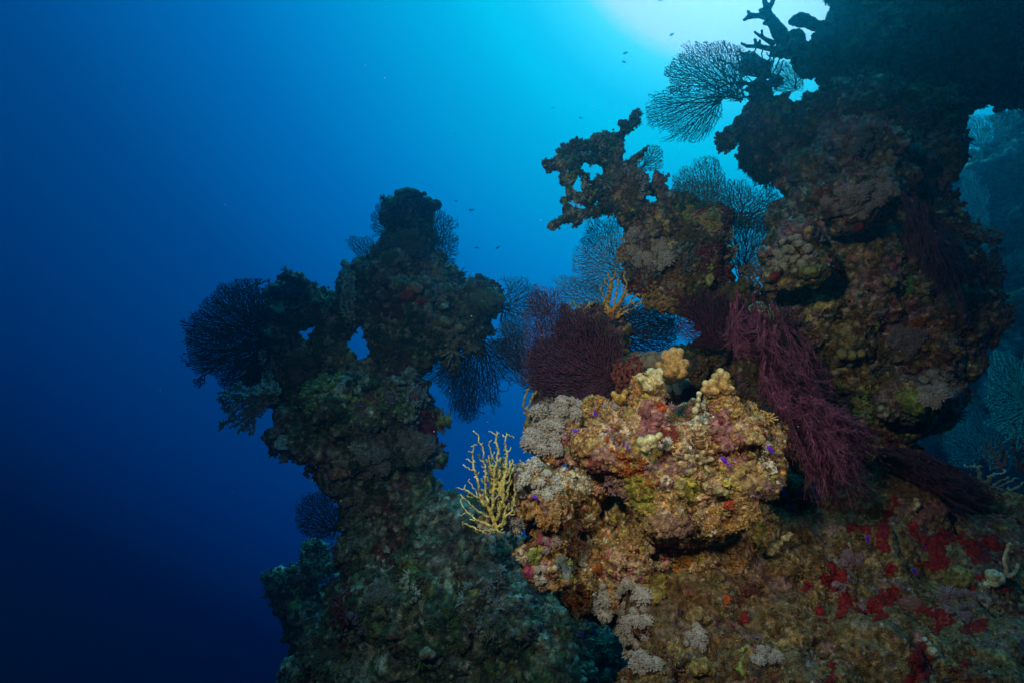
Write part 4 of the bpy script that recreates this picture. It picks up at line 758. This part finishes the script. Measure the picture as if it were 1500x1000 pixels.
for i, a in enumerate([
 ("big hanging colony of grey fluffy heads under the shelf near the frame bottom", 924, 905, 28, 52, 26, 10, TG),
 ("short grey fluffy colony left of the big hanging one", 880, 882, 10, 26, 8, 8, TG),
 ("grey fluffy colony right at the bottom left of the slope", 945, 972, 18, 10, 6, 9, TG),
 ("large smoky grey colony on the foreground's upper left shoulder", 800, 632, 26, 34, 18, 12, TG),
 ("grey colony on the shelf beside the olive branching coral", 830, 600, 16, 16, 7, 10, TG),
 ("pale grey colony topping the shelf next to the fire coral", 772, 682, 16, 14, 8, 9, TW),
 ("ash grey colony on the shelf's right slope below the smoky one", 800, 712, 20, 18, 10, 9, TW),
 ("silver colony on the shelf just above a violet fish", 770, 712, 14, 10, 6, 8, TW),
 ("grey colony low right of the fire coral's foot", 730, 742, 20, 16, 11, 10, TG),
 ("pale dotted colony under the fire coral at the shelf's lowest left tip", 718, 778, 18, 16, 10, 7, TW),
 ("grey colony in the middle of the shelf's rounded end", 750, 770, 16, 18, 9, 9, TG),
 ("white lacy colony on the boulder between cream and knuckled corals", 992, 562, 17, 11, 9, 7, (.88,.84,.80)),
 ("pale small colony on the boulder front beside three cream lobes", 978, 650, 9, 9, 4, 6, TW),
 ("grey tuft pair flanking the ochre fingers", 896, 592, 8, 10, 4, 7, TG),
 ("dusky tuft right of the ochre fingers", 922, 580, 7, 7, 3, 6, TG),
 ("white speckled colony on the shelf's left rim", 790, 845, 10, 16, 6, 6, TW),
 ("pinkish colony at the shelf bottom left", 805, 800, 12, 14, 6, 6, TP),
 ("dim grey colony at the centre of the pinnacle's trunk", 600, 650, 30, 18, 16, 10, TD),
 ("dim grey colony left of centre on the pinnacle's trunk", 552, 680, 18, 20, 10, 10, TD),
 ("dim colony on the pinnacle's waist near a pale lump", 520, 735, 14, 16, 7, 9, TD),
 ("dull colony at the pinnacle's foot above the yellow-green sponge", 560, 870, 22, 14, 8, 9, TD),
 ("teal grey colony on the pinnacle's left lobe", 440, 540, 16, 22, 8, 8, TD),
 ("bulging colony at the left of the pinnacle spire's base", 565, 365, 16, 20, 9, 10, (.26,.34,.28)),
 ("colony on the pinnacle spire's middle", 600, 355, 18, 14, 8, 8, (.26,.34,.28)),
 ("tiny-headed colony on the tip of the pinnacle's right wing", 715, 435, 18, 12, 8, 8, (.26,.38,.30)),
 ("large pale mauve colony on the pillar's upper bulge", 1250, 295, 36, 22, 18, 11, TP),
 ("pale colony at the right of the upper bulge of the pillar", 1300, 270, 14, 18, 6, 9, TG),
 ("white knobbed colony on the pillar's left bulge", 1160, 372, 30, 26, 20, 6, (.78,.74,.66)),
 ("dusky colony high on the pillar below the overhang", 1262, 200, 26, 20, 9, 9, TD),
 ("rose grey colony beside the arch's small holes", 1155, 212, 12, 12, 5, 9, TP),
 ("grey colony at the pillar's lower right bump", 1362, 570, 16, 22, 9, 8, TG),
 ("grey colony at the left face of the middle block", 962, 372, 16, 24, 9, 9, TG),
 ("grey colony at the lower left corner of the middle block", 932, 362, 10, 26, 6, 8, TG),
 ("dim purple grey colony in the shade of the pillar's centre", 1330, 500, 24, 16, 7, 9, (.36,.27,.34)),
 ("mauve colony in the lower right of the slope", 1405, 885, 26, 22, 12, 8, (.40,.28,.36)),
 ("dusky pink colony at the slope's middle between crimson patches", 1330, 880, 14, 12, 8, 6, (.46,.24,.28)),
 ("mauve tufts under the gorgonian's hanging tip", 1242, 820, 20, 14, 8, 6, (.38,.25,.32)),
 ("grey tufts on the slope's bottom centre", 1015, 935, 18, 16, 7, 8, TG),
 ("grey tufts at the slope's bottom right of centre", 1125, 960, 20, 14, 6, 7, TG),
]): colony(*a, seed=i)

# --- encrusting sponges and coralline crusts that follow the rock
def crust(name, label, cat, discs, col, th, seed, group=None, only=None, mat='sponge'):
    c = np.array(discs, float); h = [surf(a, b, only) for a, b, _ in c]; h = [k for k in h if k]
    if not h: print("no rock for", label); return
    M = max(set(k[3]['name'] for k in h), key=[k[3]['name'] for k in h].count); M = next(k[3] for k in h if k[3]['name'] == M)
    zd = np.array([float(k[0] @ FW) for k in h if k[3] is M]); V, Q, n = M['V'], M['Q'], M['n']
    x, y, z = proj(V); bx = (x > c[:, 0].min() - 30) & (x < c[:, 0].max() + 30) & (y > c[:, 1].min() - 30) & (y < c[:, 1].max() + 30) & (z > .1)
    bx &= np.abs(z - np.median(zd)) < .22
    bx &= (n * -(V / np.linalg.norm(V, axis=1, keepdims=True))).sum(1) > -.25
    idx = np.nonzero(bx)[0]
    if not len(idx): print("empty crust", label); return
    X = np.stack([x[idx], y[idx]], 1); wob = np.stack([fbm(V[idx] / .016, 4, seed), fbm(V[idx] / .016, 4, seed + 9)], 1) * 9
    f = np.full(len(idx), -9.0)
    for (a, b, r) in c: f = np.maximum(f, 1 - np.hypot(X[:, 0] + wob[:, 0] - a, X[:, 1] + wob[:, 1] - b) / (r * 1.5))
    full = np.full(len(V), -9.0); full[idx] = f
    keep = (full[Q] > -.06).all(1); q = Q[keep]
    if not len(q): print("empty crust", label); return
    u, inv = np.unique(q.ravel(), return_inverse=True)
    lift = th * smooth(-.04, .35, full[u]) - .0015 * (full[u] < 0)
    lift = lift + th * .45 * fbm(V[u] / (th * 2.2), 3, seed + 4) * (full[u] > 0)
    P = V[u] + n[u] * lift[:, None]
    # one mesh per connected piece
    F_ = inv.reshape(-1, 4); lab_ = np.arange(len(u))
    while True:
        mn = lab_[F_].min(1); new = lab_.copy()
        for j in range(4): np.minimum.at(new, F_[:, j], mn)
        new = new[new]
        if (new == lab_).all(): break
        lab_ = new
    cc = np.array(col) * (.7 + .7 * smooth(-.3, .4, fbm(P / .006, 3, seed + 5)))[:, None]
    cc = np.clip(cc, 0, .9); ids, cnt = np.unique(lab_[F_[:, 0]], return_counts=True); ids = ids[cnt >= min(14, cnt.max())]
    def piece(nm, i, off):
        f = F_[lab_[F_[:, 0]] == i]; uu, iv = np.unique(f.ravel(), return_inverse=True)
        return mesh(nm, P[uu] - off, iv.reshape(-1, 4), MATS[mat], cc[uu])
    if len(ids) == 1: return tag(piece(name, ids[0], 0), label, cat, group)
    root = empty(name, P[0]); tag(root, label, cat, group)
    for i in ids: piece("patch", i, P[0]).parent = root
    return root
CR = (.26, .006, .012); GRP = "crimson sponge patches on the slope"
for i, (lab, ds) in enumerate([
 ("tall exclamation-shaped crimson sponge patch right of the gorgonian's hanging tip", [(1310,734,5),(1302,748,5),(1298,760,5),(1294,772,7),(1292,788,9),(1296,802,8)]),
 ("small crimson sponge patch right under the gorgonian's hanging tip", [(1244,772,6),(1252,770,4),(1262,776,4),(1270,776,5)]),
 ("largest ragged crimson sponge patch, ring shaped around bare rock", [(1336,774,7),(1346,782,8),(1356,792,8),(1368,796,10),(1380,788,9),(1392,786,6),(1376,812,10),(1384,824,8),(1368,828,8),(1354,826,5),(1336,808,5),(1342,824,4)]),
 ("ragged crimson sponge patch touching the pale stag-like twig", [(1410,790,6),(1420,800,6),(1428,808,8),(1440,800,8),(1452,792,9),(1444,816,6),(1432,820,6),(1460,800,6),(1464,818,5),(1472,800,4)]),
 ("little crimson patch at the left limit of the crimson group", [(1186,854,6),(1180,862,5)]),
 ("double-lobed crimson patch beside mauve tufts on the slope", [(1220,830,6),(1216,842,7),(1228,844,9),(1220,856,7),(1208,854,4)]),
 ("slanting crimson streak below the double-lobed patch", [(1236,876,7),(1238,888,8),(1232,900,6),(1248,876,5),(1258,894,5),(1266,900,4)]),
 ("solid leaf-shaped crimson patch left of a dusky pink colony", [(1308,864,7),(1294,876,10),(1284,888,10),(1290,902,8),(1304,880,7)]),
 ("narrow upright crimson patch under the exclamation-shaped one", [(1299,832,5),(1299,842,5),(1311,834,3)]),
 ("single crimson dot left of the slanting streak", [(1202,894,6)]),
 ("scattered small crimson flecks furthest left on the slope", [(1124,892,4),(1090,904,5),(1100,908,4),(1084,914,4)]),
 ("long ragged crimson patch right of the dusky pink colony", [(1350,890,6),(1362,894,6),(1376,902,8),(1388,908,8),(1372,920,6),(1374,932,4)]),
 ("crimson bands around the white shell-like lump", [(1424,860,6),(1436,844,6),(1468,866,5),(1476,862,5),(1450,868,4)]),
 ("rounded crimson patch low beside the mauve colony", [(1436,916,9),(1412,920,7),(1420,932,5)]),
 ("big crimson patch running off the bottom edge of the picture", [(1346,948,8),(1340,960,8),(1354,968,9),(1350,984,9),(1336,996,8)]),
 ("crimson specks near the bottom edge, left of the big bottom patch", [(1222,978,6),(1216,994,6),(1170,998,6),(1256,976,4)]),
 ("small crimson pair in the bottom right", [(1412,972,5),(1420,968,4),(1402,830,4)])]):
    crust("red_sponge", lab, "sponge", ds, CR, .005, 200 + i, GRP)
for i, (lab, ds, col, th) in enumerate([
 ("long rose pink crust running down the boulder's right side", [(1050,600,9),(1055,618,11),(1065,640,13),(1075,660,13),(1085,648,9),(1070,682,9),(1060,630,10)], (.36,.16,.18), .0022),
 ("rose pink crust below the cream crumpled coral", [(950,600,11),(955,622,13),(945,640,8),(960,610,10),(968,628,8)], (.34,.13,.15), .0022),
 ("dark red sponge cup in the boulder's central hollow", [(975,637,9),(983,632,7)], (.24,.03,.025), .006),
 ("orange sponge dab at the top of the boulder's central hollow", [(968,597,6),(972,594,4)], (.52,.09,.025), .005),
 ("scarlet sponge spot on the boulder's lower right belly", [(1068,740,6),(1072,736,5)], (.50,.05,.02), .004),
 ("mustard crust on the boulder's left belly", [(935,720,16),(945,735,12),(925,700,10)], (.30,.26,.05), .003),
 ("yellow crust at the boulder's middle belly", [(1005,715,12),(1015,722,9)], (.44,.36,.07), .003),
 ("peach crust at the boulder's right bulge", [(1095,695,16),(1110,700,12),(1080,700,10)], (.46,.30,.14), .003),
 ("pink speckled crust at the boulder's bottom point", [(985,770,12),(1005,775,12),(965,760,9)], (.34,.19,.15), .003),
 ("maroon crust on the boulder's left shoulder", [(870,680,10),(880,690,8)], (.24,.06,.06), .003),
 ("light rose crust on the shelf above the boulder's left end", [(880,665,10),(895,668,8)], (.42,.22,.20), .003),
 ("orange sponge flecks on the slope below the boulder", [(1000,818,6),(992,832,5),(1006,822,5)], (.50,.15,.02), .005),
 ("orange sponge spot under the shelf", [(872,832,6),(865,830,4)], (.46,.14,.03), .005),
 ("lone orange sponge spot on the lower slope", [(1063,878,6),(1068,876,4)], (.50,.10,.03), .005),
 ("yellow brown mound crust on the slope's left edge", [(965,852,11),(960,870,9),(950,862,8)], (.34,.25,.07), .008),
 ("grey smooth crust on the shelf's underside", [(826,825,10),(830,838,8)], (.22,.24,.24), .003),
 ("lime crust low on the shelf", [(785,812,8),(782,822,6)], (.34,.38,.10), .004),
 ("magenta crust on the shelf left of the grey smooth one", [(800,790,9),(775,832,8)], (.38,.08,.16), .003),
 ("dull pink crust high on the slope between gorgonian and crimson patches", [(1355,750,13),(1372,744,10),(1345,756,8)], (.30,.12,.13), .004),
 ("red sponge blotch on the pillar's upper bulge", [(1268,330,9),(1258,336,7),(1276,322,7)], (.36,.03,.035), .006),
 ("small red sponge on the pillar's left bulge", [(1135,405,7),(1139,400,5)], (.36,.02,.03), .006),
 ("small red streak at the top of the upper bulge", [(1218,302,6),(1226,298,5)], (.32,.03,.03), .005),
 ("yellow green crust on the pillar's lower bump", [(1335,590,13),(1350,600,11),(1322,582,8),(1360,605,8)], (.30,.34,.08), .007),
 ("orange crust streak in the middle of the pillar's right part", [(1345,475,7),(1358,472,6),(1385,470,6),(1335,480,5)], (.34,.10,.03), .005),
 ("red spot beside a shaded violet colony on the pillar", [(1296,482,5),(1290,476,4)], (.34,.03,.03), .005),
 ("red orange crust at the foot of the pillar behind the gorgonian", [(1215,598,7),(1225,604,6),(1208,592,5)], (.36,.06,.02), .006),
 ("green patch on the pillar's dark centre", [(1330,422,8),(1334,412,6)], (.14,.26,.08), .006),
 ("brick red crust on the right wing of the pinnacle", [(600,425,7),(608,432,7),(616,438,6),(594,436,6)], (.40,.06,.05), .010),
 ("thin red streak just below the pinnacle's right wing", [(596,526,5),(597,535,4)], (.36,.03,.03), .010),
 ("yellow green crust at the pinnacle's right ledge", [(652,612,9),(645,620,7)], (.30,.36,.10), .012),
 ("yellow green crust under the pinnacle's left lobe", [(422,560,8),(430,568,7)], (.26,.30,.07), .012),
 ("maroon crust on the pinnacle's trunk right of centre", [(625,635,14),(640,630,10)], (.20,.04,.05), .008),
 ("yellow green crust low on the pinnacle's trunk", [(595,830,10),(606,835,8),(585,838,6)], (.22,.26,.08), .010),
 ("mustard crust on the hanging middle block's top", [(1000,305,9),(1010,310,7),(1004,318,6)], (.40,.36,.07), .006),
 ("dark red crust on the middle block's top right", [(1022,308,8),(1030,304,7)], (.24,.03,.03), .006),
 ("grey green crust on the middle block's face", [(1018,380,10),(1024,370,8),(1014,392,7)], (.17,.20,.14), .004),
 ("orange brown crust at the middle block's lower right", [(1045,385,9),(1052,395,7),(985,400,8)], (.32,.14,.05), .004)]):
    crust("encrusting_sponge", lab, "sponge", ds, col, th, 300 + i)

# --- uncountable small growth over the rocks
def protos():
    out = []
    for s in range(3):                                    # bunches of blunt spikes
        q = np.random.default_rng(50 + s); n = 14; d = q.normal(0, .6, (n, 3)); d[:, 2] = np.abs(d[:, 2]) + .35; d /= np.linalg.norm(d, axis=1, keepdims=True)
        V, F, cap = tubes(d * .1, d * q.uniform(.7, 1.3, (n, 1)), np.full(n, .16), np.full(n, .07), 4); out.append((V, np.r_[F, cap], np.tile([.7] * 4 + [1.5] * 4, n)))
    for s in range(3):                                    # little knob heaps
        q = np.random.default_rng(60 + s); Vs, Fs, o = [], [], 0
        V0, F0, _ = tubes(np.array([[0, 0, -.5]]), np.array([[0, 0, .5]]), np.array([.5]), np.array([.5]), 6)
        for k in range(7):
            n_lat, n_lon = 4, 6; c = np.array([q.normal(0, .5), q.normal(0, .5), q.uniform(0, .45)]); r = q.uniform(.22, .5)
            P = [c + r * np.array([math.sin(a) * math.cos(b), math.sin(a) * math.sin(b), math.cos(a)]) for a in np.linspace(.25, 2.4, n_lat) for b in np.arange(n_lon) * 2 * math.pi / n_lon]
            Vs += P; Fs += [[o + i * n_lon + j, o + (i + 1) * n_lon + j, o + (i + 1) * n_lon + (j + 1) % n_lon, o + i * n_lon + (j + 1) % n_lon] for i in range(n_lat - 1) for j in range(n_lon)]
            Fs += [[o, o + 1, o + 2, o + 3], [o, o + 3, o + 4, o + 5]]
            o += n_lat * n_lon
        V = np.array(Vs); out.append((V, np.array(Fs), .7 + .5 * np.clip(V[:, 2], 0, 1)))
    for s in range(2):                                    # curled flaps
        q = np.random.default_rng(70 + s); a = np.linspace(0, math.pi * 1.5, 10); rr = np.array([.0, .5, 1.0]); P = []
        for j, r in enumerate(rr):
            for t in a: P.append([r * math.cos(t), r * math.sin(t), .15 + .55 * r * r + .15 * r * math.sin(5 * t + s)])
        P = np.array(P); B = P - np.array([0, 0, .1]); m = len(a)
        Fq = [[j * m + i, j * m + i + 1, (j + 1) * m + i + 1, (j + 1) * m + i] for j in range(2) for i in range(m - 1)]
        Fb = [[x + len(P) for x in f[::-1]] for f in Fq]; Fr = [[2 * m + i, 2 * m + i + 1, 2 * m + i + 1 + len(P), 2 * m + i + len(P)] for i in range(m - 1)]
        out.append((np.r_[P, B], np.array(Fq + Fb + Fr), np.r_[.8 + .6 * (np.linalg.norm(P[:, :2], axis=1)), np.full(len(B), .6)]))
    return out
PROT = protos()
def growth(M, count, size, pal, seed, label, wts=(3, 3, 3, 3, 3, 3, 1, 1)):
    q = np.random.default_rng(seed); V, n = M['V'], M['n']; view = -(V / np.linalg.norm(V, axis=1, keepdims=True))
    x, y, z = proj(V); ok = ((n * view).sum(1) > -.35) & (x > -150) & (x < 1650) & (y > -120) & (y < 1120) & (z > .1)
    cl = smooth(-.1, .25, fbm(V / (M['s'] * 3), 3, seed)) + .15
    ok = np.nonzero(ok & (q.random(len(V)) < cl))[0]
    if not len(ok): return
    idx = q.choice(ok, min(count, len(ok)), replace=False); wts = np.array(wts, float) / sum(wts); kind = q.choice(len(PROT), len(idx), p=wts)
    # neighbours tend to be of one sort and colour
    Dp, cid = cells(V[idx] / (M['s'] * 2.4), seed + 5); kind = np.where(q.random(len(idx)) < .7, (cid * 997).astype(int) % 6, kind)
    base = np.where((q.random(len(idx)) < .8)[:, None], pick(pal, (cid * 31.7) % 1), pick(pal, q.random(len(idx)))) * 1.25 * G0.get(pal, 1)
    Vo, Fo, Co = [], [], []; o = 0
    for k in range(len(PROT)):
        sel = idx[kind == k]; bc = base[kind == k]
        if not len(sel): continue
        pv, pf, pc = PROT[k]; m = len(sel)
        nn = n[sel] + q.normal(0, .3, (m, 3)); nn /= np.linalg.norm(nn, axis=1, keepdims=True)
        t = np.cross(nn, q.normal(0, 1, (m, 3))); t /= np.linalg.norm(t, axis=1, keepdims=True); b = np.cross(nn, t)
        sc = size * np.exp(q.normal(0, .4, m)); R3 = np.stack([t, b, nn], 1) * sc[:, None, None]
        P = np.einsum('vk,mkj->mvj', pv, R3) + V[sel][:, None]
        Vo.append(P.reshape(-1, 3)); Fo.append((pf[None] + (np.arange(m) * len(pv))[:, None, None]).reshape(-1, pf.shape[1]) + o)
        Co.append((bc[:, None] * pc[None, :, None]).reshape(-1, 3)); o += m * len(pv)
    ob = mesh("encrusting_growth", np.concatenate(Vo), Fo, MATS['growth'], np.clip(np.concatenate(Co), 0, .85))
    tag(ob, label, None, None, "stuff")
G0 = {'slope': .7, 'pinn': .95}  # slope growth darkened along with its rock
for M, cnt, sz, pal, lab in [(M_pin, 5200, .016, 'pinn', "small turf and knobs coating the tall pinnacle"), (M_low, 500, .022, 'far', "small turf on the low outcrop"), (M_far, 1500, .035, 'far', "small growth on the far reef wall"),
    (M_pil, 6500, .0095, 'pillar', "small turf and knobs coating the pillar"), (M_mid, 1800, .009, 'pillar', "small turf coating the hanging middle block"), (M_brg, 1200, .010, 'shade', "small turf on the rock bridge"),
    (M_ant, 700, .008, 'pinn', "small knobs on the antler coral"), (M_bak, 1500, .008, 'shade', "small turf on the back ridge"), (M_bou, 7000, .0036, 'bright', "small polyps and knobs coating the bright boulder"),
    (M_lef, 5000, .0042, 'bright', "small polyps and knobs coating the shelf"), (M_slo, 7000, .0042, 'slope', "small turf and knobs coating the slope")]:
    growth(M, cnt, sz, pal, 900 + cnt, lab)
print('fan nodes', [n for _, n in FANS])

# --- fish
def fish_parts(deep=.34):
    n, m = 14, 10; xs = np.linspace(-.5, .42, n); prof = np.array([.03, .10, .15, .18, .195, .2, .195, .18, .16, .13, .10, .075, .05, .04]) * deep / .34
    V = [[x, p * .45 * math.cos(t), p * math.sin(t)] for x, p in zip(xs, prof) for t in np.arange(m) * 2 * math.pi / m]
    F = [[i * m + j, i * m + (j + 1) % m, (i + 1) * m + (j + 1) % m, (i + 1) * m + j] for i in range(n - 1) for j in range(m)]
    def plate(pts, th=.012):
        P = np.array([[x, -th, z] for x, z in pts] + [[x, th, z] for x, z in pts]); k = len(pts)
        Fs = [[0, i, i + 1] for i in range(1, k - 1)] + [[k, k + i + 1, k + i] for i in range(1, k - 1)]
        for i in range(k): Fs += [[i, (i + 1) % k, k + (i + 1) % k], [i, k + (i + 1) % k, k + i]]
        return P, np.array(Fs)
    tail = plate([(.40, .0), (.42, .05), (.55, .17), (.66, .22), (.58, .0), (.66, -.22), (.55, -.17), (.42, -.05)])
    dors = plate([(-.22, .17), (-.10, .26), (.15, .24), (.34, .16), (.30, .08), (0, .15)])
    anal = plate([(.02, -.15), (.12, -.25), (.30, -.15), (.30, -.07)])
    e, ef = ICO[1]; eye = np.concatenate([e * .03 + [-.38, .045, .03], e * .03 + [-.38, -.045, .03]])
    return {'body': (np.array(V), np.array(F)), 'tail_fin': tail, 'dorsal_fin': dors, 'anal_fin': anal, 'eye': (eye, np.r_[ef, ef + len(e)])}
FP = fish_parts()
def solid(name, col, rough=.5):
    m = bpy.data.materials.new(name); m.use_nodes = True; b = m.node_tree.nodes["Principled BSDF"]
    nz = m.node_tree.nodes.new("ShaderNodeTexNoise"); nz.inputs['Scale'].default_value = 6; cr_ = m.node_tree.nodes.new("ShaderNodeValToRGB")
    cr_.color_ramp.elements[0].color = tuple(np.array(col) * .7) + (1,); cr_.color_ramp.elements[1].color = tuple(np.minimum(np.array(col) * 1.25, 1)) + (1,)
    m.node_tree.links.new(nz.outputs[0], cr_.inputs[0]); m.node_tree.links.new(cr_.outputs[0], b.inputs['Base Color']); b.inputs['Roughness'].default_value = rough
    return m
FM = {'violet': solid("violet_fish_skin", (.16, .01, .85)), 'grey': solid("hazed_fish_skin", (.3, .6, .8)), 'eye': solid("fish_eye", (.01, .01, .012), .2)}  # open-water fish get a pale blue that stands for haze
FME = {}
for kk in ('violet', 'grey'):
    for pn, (v, f) in FP.items():
        ob = mesh(pn, v, f, FM['eye'] if pn == 'eye' else FM[kk]); FME[kk, pn] = ob.data; bpy.data.objects.remove(ob)
def fish(label, x, y, d, length_px, ang, kk, yaw=0., group=None):
    root = empty("fish", at(x, y, d)); tag(root, label, "fish", group)
    for pn in FP:
        o = bpy.data.objects.new(pn, FME[kk, pn]); COL.objects.link(o); o.parent = root
    L_ = length_px * d / FPX; root.scale = (L_, L_, L_); root.rotation_euler = (0, math.radians(ang), math.radians(yaw))
VG = "violet reef fish close to the rocks"; GG = "distant small fish in open water"
for (x, y, l, a, yw, lab) in [(1053,507,12,80,30,"violet fish with spread fins in the dark hollow left of the plum gorgonian"),(843,631,11,-10,180,"violet fish above the shelf beside grey tufts"),(828,637,5,0,180,"tiny violet fish just left of the one above the shelf"),
    (784,728,10,-25,180,"violet fish over the dark gap of the shelf right of the fire coral"),(730,727,8,0,180,"violet fish over the grey tufts at the fire coral's foot"),(871,605,9,80,20,"thin violet fish upright beside the ochre fingers"),(919,655,7,70,20,"small violet fish left of the three cream lobes"),
    (1061,674,15,48,0,"slender violet fish crossing the rose pink crust"),(1128,657,13,48,0,"slender violet fish just left of the gorgonian spray"),(1147,720,14,42,0,"slender violet fish off the boulder's right belly"),(1195,720,14,85,20,"violet fish upright before the hanging gorgonian spray"),(1192,705,8,90,10,"small violet fish above the upright one at the gorgonian spray"),
    (1158,742,7,60,0,"small dim violet fish in the shadow right of the boulder"),(1271,788,12,88,10,"violet fish below the gorgonian's tip among crimson patches"),(1339,836,11,55,0,"violet fish above the black hole in the slope"),(851,928,8,35,0,"violet fish in the dark water under the shelf"),(871,925,8.5,75,0,"small violet fish right of the one under the shelf"),
    (1354,800,5,40,0,"tiny violet speck of a fish inside the ring shaped crimson patch"),(1472,808,8,110,0,"violet fish by the pale stag-like twig")]:
    h = surf(x, y); dpt = (float(h[0] @ FW) - .05) if h else 1.3
    fish(lab, x, y, max(.8, dpt), l, a, 'violet', yw, VG)
for (x, y, d, l, a, yw, lab) in [(916,78,8,10,-30,20,"haze-blue fish nearest the bright glow"),(914,91,8,8,5,10,"haze-blue fish just under the one nearest the glow"),(984,51,8,10,-35,10,"haze-blue fish slanting upward in the bright water"),(967,1,8,8,-10,10,"haze-blue fish at the very top edge"),
    (668,295,8.5,6,0,10,"faint fish above the pinnacle's right shoulder"),(690,308,8.5,9,-10,10,"faint fish next right above the pinnacle's shoulder"),(698,363,8.5,7,5,10,"faint fish above the pinnacle wing's tip"),(729,363,8.5,8,-30,10,"faint slanting fish beyond the pinnacle wing's tip"),
    (850,173,8.5,7,5,10,"faint fish above the antler coral"),(810,158,8.5,5,5,10,"faintest fish left above the antler coral")]:
    fish(lab, x, y, d, l * .8, a, 'grey', yw, GG)

# --- drifting specks
q = np.random.default_rng(77); n = 300; px, py, dz = q.uniform(-100, 1600, n), q.uniform(-80, 1080, n), q.uniform(.8, 3.4, n) ; S, SF = ICO[1]
C_ = at(px, py, dz); R_ = np.exp(q.normal(0, .35, n)) * .0008
V = (S[None] * R_[:, None, None] * q.uniform(.6, 1.3, (n, 1, 3)) + C_[:, None]).reshape(-1, 3); F = (SF[None] + (np.arange(n) * len(S))[:, None, None]).reshape(-1, 3)
sn = mesh("marine_snow", V, F, solid("drifting_speck", (.5, .5, .48), .8)); tag(sn, "pale specks drifting in the water", None, None, "stuff")
# ---------------------------------------------------------------- the water itself
V = np.array([[x, y, z] for x in (-9, 10) for y in (-2, 9.5) for z in (-5, 7)], float)
Fq = np.array([[0, 1, 3, 2], [4, 6, 7, 5], [0, 4, 5, 1], [2, 3, 7, 6], [0, 2, 6, 4], [1, 5, 7, 3]])
hz = mesh("haze", V, Fq, flat=True); tag(hz, "clear blue sea water that fades the distant reef", None, None, "stuff")
hm = bpy.data.materials.new("sea_water"); hm.use_nodes = True
t = hm.node_tree; t.nodes.remove(t.nodes["Principled BSDF"])
pv = t.nodes.new("ShaderNodeVolumePrincipled"); pv.inputs['Color'].default_value = (0.015, 0.27, 0.44, 1); pv.inputs['Density'].default_value = 0.135
pv.inputs['Absorption Color'].default_value = (0.0, 0.50, 0.80, 1); pv.inputs['Anisotropy'].default_value = 0.85
t.links.new(pv.outputs[0], t.nodes["Material Output"].inputs['Volume'])
hz.data.materials.append(hm)
